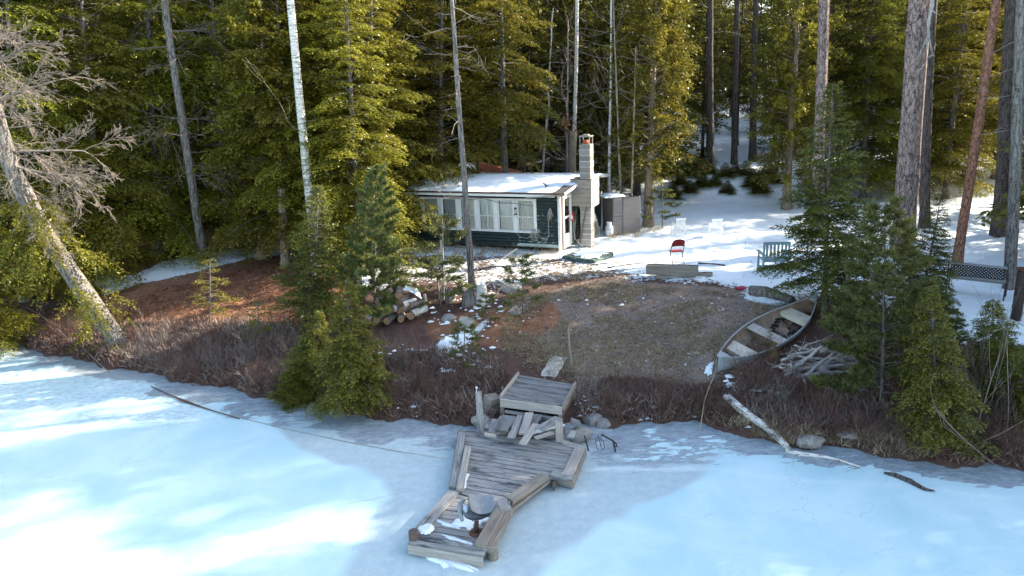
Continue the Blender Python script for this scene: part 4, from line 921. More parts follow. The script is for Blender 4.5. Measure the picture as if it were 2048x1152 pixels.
# window band
cbox('window_head', 'white', WX0 - .06, WX1 + .06, -.05, .02, HZ, HZ + .055); cbox('window_sill', 'white', WX0 - .06, WX1 + .06, -.075, .02, SZ - .045, SZ)
nW = 6; bw_ = (WX1 - WX0) / nW
for i in range(nW + 1):
    x = WX0 + bw_ * i; ww = .05 if i in (0, nW) else .085
    cbox('window_post', 'white', x - ww, x + ww if i < nW else x + .05, -.055, .03, SZ + .002, HZ - .002)
for i in range(nW):
    x0 = WX0 + bw_ * i + (.052 if i == 0 else .087); x1 = WX0 + bw_ * (i + 1) - (.052 if i == nW - 1 else .087)
    f = MB(); t = .032
    for a in ((x0, x0 + t, SZ, HZ), (x1 - t, x1, SZ, HZ), (x0 + t, x1 - t, SZ, SZ + t), (x0 + t, x1 - t, HZ - t, HZ)):
        f.box(((a[0] + a[1]) / 2, .012, (a[2] + a[3]) / 2), (a[1] - a[0] - .001, .03, a[3] - a[2] - .004))
    zm = SZ + .52; f.box(((x0 + x1) / 2, .0125, zm), (x1 - x0 - 2 * t - .002, .026, .03))
    if i in (2, 3): f.box(((x0 + x1) / 2 + (.06 if i == 2 else .04), .0135, (SZ + zm) / 2), (.022, .022, zm - SZ - 2 * t - .002)); f.box(((x0 + x1) / 2 + (.06 if i == 2 else .04), .0135, (HZ + zm) / 2), (.022, .022, HZ - zm - 2 * t - .002))
    win = loc_part(f, 'window', 'white')
    p_ = cbox('pane', 'glass', x0 + t, x1 - t, .018, .021, SZ + t, HZ - t, win, 0)
    # curtain, gathered into folds
    nn = 36; P_ = []
    for zi in range(2):
        row = []
        for k in range(nn + 1):
            xx = x0 + t - .01 + (x1 - x0 - 2 * t + .02) * k / nn; row.append((xx, .10 + (.022 * math.sin(k * 1.25 + i) if i not in (1, 4) else .0), SZ if zi == 0 else HZ))
        P_.append(row)
    loc_part(MB().grid(P_), 'curtain', 'curtain_grey' if i in (1,) else 'curtain', win)
# pulled back white drape in window 3 and 4
for i, s_ in ((2, -1), (3, -1)):
    x0 = WX0 + bw_ * i + .12; x1 = x0 + .34
    P_ = [[(x0 + (x1 - x0) * k / 14 * (.35 if zi == 0 else 1.), .065 + .012 * math.sin(k * 1.9), SZ + .05 if zi == 0 else HZ - .03) for k in range(15)] for zi in range(2)]
    loc_part(MB().grid(P_), 'drape', 'tank')
# roof: low gable, snow on top
EZ, RZ, RY, OV = 2.14, 2.42, 2.2, .34
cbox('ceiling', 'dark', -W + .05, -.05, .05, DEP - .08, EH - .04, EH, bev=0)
m = MB(); x0, x1 = -W - .25, .30
prof = [(-OV, EZ - .03), (RY, RZ - .03), (DEP + .3, EZ), (DEP + .3, EZ + .05), (RY, RZ + .03), (-OV, EZ + .03)]
vs = [[m.bm.verts.new((x, y, z)) for y, z in prof] for x in (x0, x1)]
for i in range(6): m.bm.faces.new((vs[0][i], vs[0][(i + 1) % 6], vs[1][(i + 1) % 6], vs[1][i]))
m.bm.faces.new(vs[0][::-1]); m.bm.faces.new(vs[1]); roof = loc_part(m, 'roof', 'rooffelt')
cbox('fascia', 'white', x0, x1 - .35, -OV - .022, -OV - .002, EZ - .11, EZ - .02, roof); cbox('drip_edge', 'brownfascia', x0, x1, -OV - .04, -OV - .024, EZ - .018, EZ + .035, roof)
cbox('soffit', 'barn', x0 + .02, x1 - .02, -OV, -.03, EZ - .06, EZ - .035, roof)
for a, b in (((x1 + .012, -OV, EZ), (x1 + .012, RY, RZ)), ((x1 + .012, RY, RZ), (x1 + .012, DEP + .3, EZ))):
    beam('rake_board', a, b, .022, .1, M['white'], roof, (0, 0, 1))
for a, b in (((.0, .0, EH), (.0, RY, EH)),):
    g_ = MB(); v = [g_.bm.verts.new(q) for q in ((.01, .0, EH), (.01, DEP, EH), (.01, DEP, EZ - .03), (.01, RY, RZ - .035), (.01, .0, EZ - .0))]; g_.bm.faces.new(v); loc_part(g_, 'gable', 'green')
# snow layer with a ragged edge
def snow_sheet(name, xs, ys, zf, thick, mat, parent, mask=None, seed=1):
    V = []; nx_, ny_ = len(xs), len(ys); keep = np.ones((ny_, nx_), bool)
    for j, y in enumerate(ys):
        for i, x in enumerate(xs):
            e = min(i, nx_ - 1 - i, j, ny_ - 1 - j); t = thick * (min(1, e / 1.5) ** .5) * (1 + .35 * mn.noise(Vector((x * 2.5, y * 2.5, seed)))); jx = .03 * mn.noise(Vector((x * 5, y * 5, seed + 3))) if e == 0 else 0
            V.append((x + jx, y + jx, zf(x, y) + max(t, 0) - (.004 if e == 0 else 0)))
    F = [(j * nx_ + i, j * nx_ + i + 1, (j + 1) * nx_ + i + 1, (j + 1) * nx_ + i) for j in range(ny_ - 1) for i in range(nx_ - 1) if mask is None or mask(xs[i], ys[j])]
    return link(name, mesh_np(name, V, F, M[mat], None, True), parent)
rz_ = lambda x, y: (EZ + .03 + (RZ - EZ) * (y + OV) / (RY + OV)) if y < RY else (RZ + .03 + (EZ + .05 - RZ - .03) * (y - RY) / (DEP + .3 - RY))
snow_sheet('roof_snow', np.linspace(x0, -.12, 46), np.linspace(-OV + .03, DEP + .25, 26), rz_, .055, 'snow', roof, None)
snow_sheet('roof_snow', np.linspace(-.12, x1 - .02, 5), np.linspace(.75, DEP + .25, 18), rz_, .05, 'snow', roof, None, 4)
# door on the right hand wall
dr = cbox('door', 'door_white', .012, .05, .17, .93, .14, 1.98)
for a in ((.17, .26, .14, 1.98), (.84, .93, .14, 1.98), (.26, .84, 1.88, 1.98), (.26, .84, 1.18, 1.25), (.26, .84, .14, .62)):
    cbox('door_frame', 'door_white', .0505, .07, a[0], a[1], a[2] + .001, a[3] - .001, dr).location = Vector((.0605, (a[0] + a[1]) / 2, (a[2] + a[3]) / 2)) - dr.location
for z0_, z1_ in ((.62, 1.18), (1.25, 1.88)):
    o = cbox('pane', 'glass', .053, .056, .26, .84, z0_, z1_, dr); o.location = Vector((.0545, .55, (z0_ + z1_) / 2)) - dr.location
    o = cbox('pane_backing', 'curtain_grey', .0505, .0515, .26, .84, z0_, z1_, dr, 0); o.location = Vector((.051, .55, (z0_ + z1_) / 2)) - dr.location
o = cbox('door_knob', 'steel', 0, .05, 0, .05, 0, .05, dr, .012); o.location = Vector((.095, .87, 1.05)) - dr.location
cbox('door_jamb', 'door_white', .0, .075, .94, 1.0, .12, 2.02)
# block chimney boxed in with boards under the eave
CX, CY = .55, 1.32
z = .0; k = 0
while z < 3.72:
    m = MB(); m.box((0, 0, 0), (.4, .4, .184), bev=.007)
    if z > 3.5: m.mi = 0
    o = m.build('concrete_block', M['block'], cab); o.location = (CX + rgc.uniform(-.006, .006), CY + rgc.uniform(-.005, .005), z + .094 - .1); o.rotation_euler.z = rgc.uniform(-.012, .012)
    z += .2; k += 1
cbox('mortar_core', 'mortar', CX - .194, CX + .194, CY - .194, CY + .194, -.1, z - .12, bev=0)
zc = z - .1
m = MB(); m.tube([(CX - .02, CY, zc), (CX - .02, CY, zc + .12)], .11, 12); fl = loc_part(m, 'flue_tile', 'brick')
m = MB()
for sx in (-1, 1):
    for sy in (-1, 1): m.box((CX + sx * .17, CY + sy * .17, zc + .12), (.03, .03, .24))
m.box((CX, CY, zc + .25), (.42, .42, .04), bev=.01); m.box((CX, CY, zc + .29), (.22, .22, .05), bev=.015); loc_part(m, 'chimney_cap', 'block')
bx0, bx1, by0, by1 = .04, .80, 1.05, 1.95; zz0, zz1 = 1.52, 2.46
for i in range(6):
    z0_ = zz0 + i * (zz1 - zz0) / 6; cbox('board', 'timber', bx0, bx1 - .012, by0 - .022, by0, z0_ + .002, z0_ + (zz1 - zz0) / 6 - .004)
cbox('plywood_panel', 'plywood_pale', bx1 - .01, bx1 + .01, by0 - .02, by1, zz0 - .05, zz1 + .04)
cbox('board', 'barn', bx0, bx1 - .01, by1 - .03, by1, zz0, zz1)
snow_sheet('box_snow', np.linspace(bx0, bx1 + .04, 6), np.linspace(1.54, by1 + .05, 6), lambda x, y: zz1 + .045, .05, 'snow', cab)
cbox('box_lid', 'barn', bx0 - .02, bx1 + .03, by0 - .04, CY - .21, zz1 + .001, zz1 + .03)
cbox('box_lid', 'barn', bx0 - .02, bx1 + .03, CY + .21, by1 + .02, zz1 + .001, zz1 + .03)
beam('brace', (.30, 1.06, .05), (.62, 1.02, 1.5), .08, .03, M['barn'], cab)
# side window towards the back
f = MB()
for a in ((3.05, 3.09, 1.15, 1.62), (3.61, 3.65, 1.15, 1.62), (3.09, 3.61, 1.15, 1.19), (3.09, 3.61, 1.58, 1.62)): f.box((.04, (a[0] + a[1]) / 2, (a[2] + a[3]) / 2), (.035, a[1] - a[0] - .001, a[3] - a[2] - .001))
f.box((.042, 3.35, 1.385), (.02, .02, .38)); sw = loc_part(f, 'side_window', 'white'); cbox('pane', 'glass', .03, .033, 3.09, 3.61, 1.19, 1.58, sw, 0)
# lean-to bulge of painted sheeting beside the chimney
P_ = [[(.05 + .42 * math.sin(min(1, max(0, (1.45 - z_) / 1.3)) * 1.5) + .03 * math.sin(y_ * 7), y_, z_) for y_ in np.linspace(1.75, 2.95, 10)] for z_ in np.linspace(.1, 1.5, 9)]
loc_part(MB().grid(P_), 'sheet_cover', 'green')
snow_sheet('sheet_snow', np.linspace(.03, .3, 4), np.linspace(2.2, 2.8, 7), lambda x, y: 1.5 - (x * .5), .05, 'snow', cab)
# separate things on and round the cabin -------------------------------
CB = Matrix.Translation(Bc) @ Matrix.Rotation(-TH, 4, 'Z')
def cw(x, y, z): return CB @ Vector((x, y, z))
def cthing(name, label, cat, x, y, z, group=None): return thing(name, label, cat, cw(x, y, z), -TH, group)
t = cthing('fire_extinguisher', 'small red fire extinguisher hung right of the cabin door', 'fire extinguisher', .09, 1.02, 1.16)
MB().tube([(0, 0, -.18), (0, 0, .12)], .055, 12).tube([(0, 0, .12), (0, 0, .16)], [.05, .02], 12).build('cylinder_body', M['extred'], t)
MB().box((0, -.056, -.03), (.06, .006, .12)).build('label', M['tank'], t); MB().box((0, 0, .2), (.04, .03, .1), bev=.006).tube([(0, 0, .2), (.08, 0, .17), (.09, 0, .0)], .012, 6).build('valve', M['black'], t)
hose = MB().tube([cw(.12, 1.05, .95), cw(.14, 1.0, .6), cw(.22, .9, .35), cw(.42, .75, .22), cw(.6, .62, .17)], .012, 6).build('hose', M['greycable']); tag(hose, 'pale hose trailing down from the fire extinguisher to the step', 'hose')
def tank(x, y, sc, lab, wrap=False):
    g = cw(x, y, -.02); t = thing('propane_tank', lab, 'gas tank', g)
    m = MB().tube([(0, 0, .04), (0, 0, .08), (0, 0, .14), (0, 0, .34), (0, 0, .42), (0, 0, .47)], [.1, .13, .155, .155, .12, .03], 18); m.build('tank_body', M['tank'], t)
    MB().tube([(0, 0, 0), (0, 0, .06)], .11, 16).build('foot_ring', M['steel'], t)
    MB().tube([(0, 0, .45), (0, 0, .56)], .1, 16, False).build('collar', M['tank'], t); MB().tube([(0, 0, .46), (0, 0, .52)], .02, 8).build('valve', M['rust'], t)
    MB().tube([(.157 * math.cos(a), .157 * math.sin(a), .3) for a in np.linspace(0, 6.28, 19)], .007, 5).build('strap', M['black'], t); t.scale = (sc,) * 3
tank(.75, 3.35, 1.0, 'white propane tank with a black strap beside the plywood enclosure'); tank(.85, 3.9, 1.0, 'second white propane tank, half hidden behind the strapped one')
# plywood enclosure
q0 = at_z(1228, 470, G0); q1 = at_z(1279, 465, G0); du = (q1 - q0).normalized(); back = Vector((-du.y, du.x, 0))
e = thing('plywood_enclosure', 'weathered grey plywood enclosure at the back corner of the cabin with snow on top', 'enclosure', q0, math.atan2(du.y, du.x)); Le = (q1 - q0).length
def ebox(nm, mat, c, s, bev=.004): m = MB(); m.box((0, 0, 0), s, bev=bev); o = m.build(nm, M[mat], e); o.location = c; return o
ebox('plywood_panel', 'plywood', (Le * .68, 0, .72), (Le * .64, .03, 1.42)); ebox('plywood_panel', 'plywood', (Le * .17, .01, 1.08), (Le * .33, .025, .68)); ebox('plywood_panel', 'plywood', (Le * .17, .012, .36), (Le * .33, .025, .72))
ebox('side_panel', 'plywood', (-.02, .55, .72), (.03, 1.1, 1.4)); ebox('side_panel', 'plywood', (Le + .02, .55, .72), (.03, 1.1, 1.36)); ebox('corner_post', 'timber', (Le + .015, .03, .73), (.05, .05, 1.46)); ebox('roof_panel', 'plywood', (Le / 2 - .3, .6, 1.46), (Le * .8, 1.2, .03))
snow_sheet('top_snow', np.linspace(-.35, Le * .55, 7), np.linspace(.0, 1.1, 7), lambda x, y: 1.478, .07, 'snow', e)
# step deck in front of the door
s_ = thing('step_platform', 'low green painted wooden step in front of the cabin door, dusted with snow', 'step', cw(.5, .2, 0)); sp = s_.location.copy()
cn = [at_z(1124, 512, 1.64), at_z(1189, 521, 1.64), at_z(1226, 504, 1.64), at_z(1165, 496, 1.64)]
for i in range(6):
    a0 = cn[0].lerp(cn[3], i / 6 + .01); a1 = cn[1].lerp(cn[2], i / 6 + .01); b0 = cn[0].lerp(cn[3], (i + 1) / 6 - .01); b1 = cn[1].lerp(cn[2], (i + 1) / 6 - .01)
    MB().poly([p - sp for p in (a0, a1, b1, b0)], .03).build('plank', M['greenstep'], s_)
for a, b in ((cn[0], cn[1]), (cn[1], cn[2])): beam('side_board', a - sp - Vector((0, 0, .095)), b - sp - Vector((0, 0, .095)), .03, .12, M['greenstep'], s_)
for f_ in (.1, .5, .9): beam('joist', cn[0].lerp(cn[1], f_) - sp - Vector((0, 0, .1)), cn[3].lerp(cn[2], f_) - sp - Vector((0, 0, .1)), .04, .1, M['timber'], s_)
def snow_patch(outline_pts, zf, thick, name, parent=None, seed=0, n=64):
    """rounded drift lying on a surface: polygon fan with raised middle"""
    rg = np.random.default_rng(seed); P_ = [Vector(p) for p in outline_pts]; c = sum(P_, Vector()) / len(P_); m = MB(); rings = []
    L = len(P_); den = []
    for k in range(n):
        u = k / n * L; a = P_[int(u) % L]; b = P_[(int(u) + 1) % L]; q = a.lerp(b, u - int(u)); den.append(q)
    for _ in range(4): den = [(den[k - 1] + den[k] * 2 + den[(k + 1) % n]) / 4 for k in range(n)]
    den = [c + (q - c) * (1.0 + .45 * mn.noise(q * 7 + Vector((seed, 0, 0))) + .4 * mn.noise(q * 19)) for q in den]
    for s__, h in ((1, -.004), (.93, .45), (.75, .9), (.4, 1.0)):
        rings.append([m.bm.verts.new((c.x + (q.x - c.x) * s__, c.y + (q.y - c.y) * s__, (zf(c.x + (q.x - c.x) * s__, c.y + (q.y - c.y) * s__) if callable(zf) else (c.z + (q.z - c.z) * s__)) + thick * h * (1 + rg.normal(0, .12) * (h > 0)))) for q in den])
    for a, b in zip(rings, rings[1:]):
        for k in range(n): m.bm.faces.new((a[k], a[(k + 1) % n], b[(k + 1) % n], b[k])).smooth = True
    m.bm.faces.new(rings[-1]).smooth = True; return m.build(name, M['snow'], parent)
snow_patch([cn[0].lerp(cn[2], .2) - sp, cn[0].lerp(cn[1], .9) - sp + Vector((0, .1, 0)), cn[2] - sp - Vector((.1, 0, 0)), cn[3] - sp], None, .03, 'snow_dusting', s_, 3)
# lantern bird feeder, cable, hose bundles, aerial
t = cthing('hanging_feeder', 'small black lantern shaped bird feeder hanging before the windows', 'bird feeder', -1.62, -.16, 1.62)
MB().tube([(0, 0, .0), (0, 0, -.04)], [.02, .06], 10).build('roof_cap', M['black'], t); MB().tube([(0, 0, -.04), (0, 0, -.24)], .04, 10).build('seed_tube', M['glass'], t); MB().tube([(0, 0, -.24), (0, 0, -.26)], .07, 10).build('tray', M['black'], t); MB().tube([(0, 0, 0), (0, .0, .38)], .004, 4).build('wire', M['black'], t)
cab_pts = [(-4.3, 1.86), (-4.1, 1.9), (-3.6, 1.84), (-3.0, 1.90), (-2.7, 1.86), (-2.2, 1.74), (-1.7, 1.76), (-1.3, 1.70), (-.95, 1.68)]
tag(MB().tube([cw(x, -.085, z) for x, z in cab_pts], .009, 5).build('cable', M['black']), 'black cable sagging across the top of the window band', 'cable')
tag(MB().tube([cw(-2.98, -.085, 1.9), cw(-3.02, -.085, 1.5), cw(-2.95, -.085, 1.1), cw(-2.8, -.085, .8)], .008, 5).build('cable', M['greycable']), 'pale cord hanging down the middle window post', 'cord')
def bundle(x, z, drop, label, seed, sp_=.25, n=12):
    rg = random.Random(seed); m = MB()
    for i in range(n):
        a = rg.uniform(-sp_, sp_); m.tube([cw(x + a * .2, -.07 - .02 * rg.random(), z), cw(x + a * .8, -.1, z - drop * .35), cw(x + a + rg.uniform(-.05, .05), -.09, z - drop * rg.uniform(.6, 1))], .008, 4)
    tag(m.build('dry_vine', M['greycable']), label, 'dry vine')
bundle(-.98, .86, .5, 'bundle of pale dry stems hanging under the right window corner', 3); bundle(-.33, 1.62, .45, 'tangle of pale cord on a hook near the cabin corner', 5, .1)
tag(MB().tube([cw(-.36, -.06, 1.5), cw(-.42, -.08, 1.0), cw(-.4, -.08, .7), cw(-.52, -.1, .4), cw(-.75, -.12, .3), cw(-1.0, -.1, .75)], .012, 5).build('hose', M['greycable']), 'loose hose looping down the front siding by the corner', 'hose')
tag(MB().tube([cw(-1.7, -.06, .7), cw(-1.5, -.08, .55), cw(-1.25, -.08, .5), cw(-1.05, -.08, .66)], .01, 5).build('cord', M['greycable']), 'thin cord looped under the second window from the right', 'cord')
t = cthing('roof_aerial', 'small bent metal aerial fixed to the cabin eave', 'aerial', -.35, -.4, 2.13)
MB().tube([(0, 0, 0), (0, 0, .42)], .012, 6).build('mast', M['iron'], t); MB().box((-.03, 0, .36), (.16, .05, .03), Matrix.Rotation(.5, 3, 'Y')).box((.05, 0, .3), (.1, .1, .03), Matrix.Rotation(-.6, 3, 'Y')).tube([(-.14, 0, .4), (.14, 0, .3)], .008, 5).build('head', M['iron'], t)
tag(beam('gutter_pipe', cw(-1.1, -.42, 2.0), cw(.42, -.44, 2.14), .04, .04, M['timber']), 'loose thin pole lying along the cabin eave by the corner', 'pole')
# rear building, red roof
rb = at_z(945, 352, 2.0); rb = Vector((-1.6, 30.6, hz(-1.6, 30.6)))
t = thing('outbuilding', 'small rear outbuilding with rusty red roof under thin snow and a stovepipe', 'shed', rb, R(-8))
def obox(nm, mat, c, s, par=t, bev=.004): m = MB(); m.box((0, 0, 0), s, bev=bev); o = m.build(nm, M[mat], par); o.location = c; return o
obox('wall', 'barn', (0, 1.2, .95), (3.0, 2.2, 1.9)); 
m = MB(); apex = 2.62; base = 2.0
tr = [Vector(p) for p in ((-2.0, -.2, base), (2.0, -.2, base), (2.0, 2.7, base), (-2.0, 2.7, base))]; ap = [Vector((-.5, 1.2, apex)), Vector((.35, 1.2, apex))]
v = [m.bm.verts.new(p) for p in tr + ap]
for f in ((0, 1, 5, 4), (1, 2, 5), (2, 3, 4, 5), (3, 0, 4), (3, 2, 1, 0)): m.bm.faces.new([v[i] for i in f])
ro = m.build('roof', M['redroof'], t)
m = MB(); v = [m.bm.verts.new(p) for p in (Vector((-1.95, -.18, base + .03)), Vector((.6, -.18, base + .05)), Vector((.1, 1.15, apex + .02)), Vector((-.5, 1.2, apex + .03)))]; m.bm.faces.new(v); m.build('roof_snow', M['snow'], ro)
m = MB(); m.tube([(.25, .5, 2.2), (.25, .5, 2.7)], .06, 10); m.tube([(.25, .5, 2.7), (.25, .5, 2.76)], .1, 10); m.build('stovepipe', M['iron'], t)

# ================================================================== the dock
DZ = .22
dock = thing('dock', 'weathered grey plank dock angled out onto the ice with raised edge boards', 'dock', at_z(1000, 960, 0)); DO = dock.location.copy()
def dz(px, py, z=DZ): return at_z(px, py, z) - DO
def planks(poly, u, wd, gap, th, mat, parent, name='plank', zt=DZ, seed=1, over=.0):
    rg = random.Random(seed); P_ = [Vector((p.x, p.y)) for p in poly]; u = Vector((u.x, u.y)).normalized(); nrm_ = Vector((-u.y, u.x)); ts = [p.dot(nrm_) for p in P_]; t0, t1 = min(ts), max(ts); t = t0 + .01
    def cut(tt):
        xs = []
        for a, b in zip(P_, P_[1:] + P_[:1]):
            da, db = a.dot(nrm_) - tt, b.dot(nrm_) - tt
            if (da > 0) != (db > 0): xs.append((a + (b - a) * (da / (da - db))).dot(u))
        return (min(xs), max(xs)) if len(xs) >= 2 else None
    while t < t1 - .03:
        e_ = min(t + wd - gap, t1 - .004); a, b = cut(t), cut(e_)
        if a and b:
            z_ = zt + rg.uniform(-.012, .010) if not callable(zt) else None
            c4 = []
            for (s, tt) in ((a[0] - rg.uniform(0, over), t), (a[1] + rg.uniform(0, over), t), (b[1] + rg.uniform(0, over), e_), (b[0] - rg.uniform(0, over), e_)):
                q = u * s + nrm_ * tt; c4.append(Vector((q.x, q.y, z_ if z_ is not None else zt(q.x, q.y))))
            cc = sum(c4, Vector()) / 4; ang = math.atan2(u.y, u.x); Rm = Matrix.Rotation(-ang, 3, 'Z')
            tl = rg.uniform(-.008, .008); m = MB().poly([Rm @ (p - cc) + Vector((rg.uniform(-.012, .012), 0, tl * (1 if i4 in (0, 3) else -1))) for i4, p in enumerate(c4)], th); o = m.build(name, M[mat], parent); o.location = cc; o.rotation_euler.z = ang
        t += wd
BL, BR = dz(919, 857), dz(1170, 893)
u = BR - BL
main = [BL, BR, dz(1143, 960), dz(1099, 947), dz(1012, 1018), dz(900, 979)]
planks(main, u, .125, .017, .035, 'deck', dock, seed=2, over=.012)
wk = [dz(899, 984), dz(1014, 1020), dz(1004, 1046), dz(966, 1112), dz(816, 1086), dz(836, 1057)]
EA, EB = wk[4], wk[3]
planks(wk, EB - EA, .125, .017, .035, 'deck', dock, seed=3)
zt = Vector((0, 0, DZ))
def db(name, a, b, wd, th, zc, mat='deck_pale', jit=.004, upv=(0, 0, 1)):
    a = at_z(*a, zc) - DO; b = at_z(*b, zc) - DO; return beam(name, a, b, wd, th, M[mat], dock, upv, .005, jit)
db('edge_board', (924, 868), (907, 975), .15, .05, DZ + .03, 'deck')
db('loose_beam', (936, 897), (920, 980), .12, .10, DZ + .06, 'deck_pale')
db('edge_board', (1160, 896), (1134, 952), .2, .045, DZ + .027, 'deck_pale')
db('edge_board', (1103, 947), (1146, 955), .14, .045, DZ + .026, 'deck')
db('edge_board', (1090, 952), (1018, 1003), .17, .1, DZ + .05, 'timber'); db('edge_board', (1096, 962), (1022, 1018), .1, .05, DZ - .06, 'timber')
db('edge_board', (908, 984), (842, 1058), .2, .05, DZ + .028, 'deck'); db('edge_board', (1010, 1006), (962, 1092), .19, .11, DZ + .055, 'timber'); db('edge_board', (1022, 1022), (978, 1100), .08, .12, DZ + .0, 'timber')
db('edge_board', (1002, 1004), (1012, 1024), .2, .12, DZ + .06, 'deck')
# fascias and understructure
for a, b, mt in ((EA, EB, 'deck_pale'), (wk[5], wk[0], 'timber'), (main[5], BL, 'timber'), (BR, main[2], 'timber'), (main[2], main[3], 'timber')):
    o = (b - a).normalized().cross(Vector((0, 0, 1))) * -.016
    if (a + o - (wk[1] + wk[0]) / 2).length < (a - (wk[1] + wk[0]) / 2).length: o = -o
    beam('fascia_board', a - Vector((0, 0, .10)) + o, b - Vector((0, 0, .10)) + o, .03, .15, M[mt], dock, (0, 0, 1), .004, .004)
for f_ in (.15, .5, .85):
    beam('joist', BL.lerp(BR, f_) - Vector((0, 0, .12)), main[5].lerp(main[2], f_) - Vector((0, 0, .12)), .05, .14, M['barn'], dock); beam('joist', wk[0].lerp(wk[1], f_) - Vector((0, 0, .12)), EA.lerp(EB, f_) - Vector((0, 0, .12)), .05, .14, M['barn'], dock)
def post(px, py, h, r, mat, z0=0., square=0, lean=(0, 0), lab='post', zr=DZ):
    p = at_z(px, py, zr) - DO; m = MB()
    if square: return beam(lab, p - Vector((0, 0, .3)), p + Vector((0, 0, h)), square, square * .8, M[mat], dock, (0, 1, 0), .006, .004)
    if square: m.box((0, 0, (h - .3) / 2), (square, square * .8, h + .3), bev=.006)
    else: m.tube([(0, 0, -.4), (0, 0, h * .5), (lean[0], lean[1], h)], [r * 1.05, r, r * .95], 14)
    o = m.build(lab, M[mat], dock); o.location = p; return o
post(962, 866, .93, 0, 'deck', square=.13); post(1119, 882, .42, 0, 'deck_pale', square=.15)
post(828, 1075, .12, .085, 'barn'); post(985, 1092, .04, .085, 'timber'); 
o = MB().tube([(0, 0, 0), (.01, 0, .1)], .006, 5).tube([(.01, 0, .1), (.01, 0, .14)], .022, 8).build('glass_marker', M['tank'], dock); o.location = at_z(958, 868, DZ) - DO + Vector((0, 0, .92))
for q in ((1128, 872), (1132, 882)): MB()
tag(snow_patch([at_z(*p, DZ) for p in ((900, 1048), (925, 1028), (948, 1026), (985, 1040), (955, 1050), (940, 1062), (905, 1050))], lambda x, y: DZ, .03, 'snow_patch', None, 5), 'snow drift on the dock under the boat seat', 'snow')
tag(snow_patch([at_z(*p, DZ) for p in ((872, 1040), (900, 1049), (925, 1056), (920, 1060), (880, 1050))], lambda x, y: DZ, .025, 'snow_patch', None, 6), 'thin strip of snow across the dock planks by the left edge board', 'snow')
tag(snow_patch([at_z(*p, DZ + .02) for p in ((846, 1056), (862, 1050), (868, 1062), (850, 1074), (834, 1064))], lambda x, y: DZ + .03, .07, 'snow_patch', None, 7), 'lump of snow on the outer left corner of the dock', 'snow')
tag(snow_patch([at_z(*p, DZ) for p in ((880, 1068), (905, 1074), (950, 1088), (945, 1091), (900, 1080))], lambda x, y: DZ, .02, 'snow_patch', None, 8), 'narrow snow line near the outer end of the dock', 'snow')
tag(snow_patch([at_z(*p, DZ) for p in ((928, 955), (936, 950), (932, 975), (926, 978), (918, 970))], lambda x, y: DZ, .05, 'snow_patch', None, 9), 'snow caught beside the loose white beam on the dock', 'snow')
tag(snow_patch([at_z(*p, .2) for p in ((1060, 878), (1085, 864), (1120, 858), (1118, 868), (1080, 880))], lambda x, y: .36, .06, 'snow_patch', None, 10), 'snow between the loose boards behind the short dock post', 'snow')
tag(snow_patch([at_z(*p, 0) for p in ((830, 1100), (870, 1112), (920, 1128), (960, 1142), (900, 1140), (850, 1118))], lambda x, y: .0, .05, 'snow_patch', None, 11), 'rim of frozen snow on the ice under the end of the dock', 'snow')
# boat seat
t = thing('boat_seat', 'grey folded boat seat on a rusty pedestal near the end of the dock', 'boat seat', at_z(953, 1066, DZ), R(12))
t.scale = (.86, .86, .86); MB().tube([(0, 0, 0), (0, 0, .015), (0, 0, .03)], [.14, .14, .07], 18).build('base_plate', M['rust'], t); MB().tube([(0, 0, .02), (.02, 0, .33)], .042, 12).build('pedestal', M['iron'], t); MB().box((.02, 0, .34), (.2, .2, .02)).build('swivel_plate', M['rust'], t)
def shell(wx, dy, th, curve, nx_=12, ny_=10, edge=.05):
    m = MB(); top = []; bot = []
    for j in range(ny_ + 1):
        rt = []; rb_ = []
        for i in range(nx_ + 1):
            a, b = i / nx_ * 2 - 1, j / ny_ * 2 - 1; k = (abs(a) ** 4 + abs(b) ** 4) ** .25; mx = max(abs(a), abs(b), 1e-6); sx = a * (mx / max(k, 1e-6)); sy = b * (mx / max(k, 1e-6))
            zc_ = curve * (sx * sx) + edge * (max(abs(sx), abs(sy)) ** 6) * .6; rt.append((sx * wx / 2, sy * dy / 2, zc_ + th)); rb_.append((sx * wx / 2, sy * dy / 2, zc_ - th * (1 - max(abs(a), abs(b)) ** 6)))
        top.append(rt); bot.append(rb_)
    m.grid(top); m.grid([r[::-1] for r in bot]); bmesh.ops.remove_doubles(m.bm, verts=m.bm.verts[:], dist=.002); return m
o = shell(.54, .46, .03, .09).build('seat_pan', M['seat'], t); o.location = (.03, 0, .40)
o = shell(.48, .44, .035, .12).build('backrest', M['seat'], t); o.location = (.09, -.0, .53); o.rotation_euler = (.28, .2, 0)
MB().tube([(-.27, -.17, .43), (-.28, 0, .50), (-.25, .17, .56), (-.16, .2, .62)], [.035, .05, .05, .03], 10).build('side_bolster', M['seat'], t)
snow_patch([(-.20, -.08, .47), (-.13, -.02, .5), (-.12, .08, .54), (-.19, .12, .54), (-.24, .02, .5)], None, .03, 'seat_snow', t, 12)
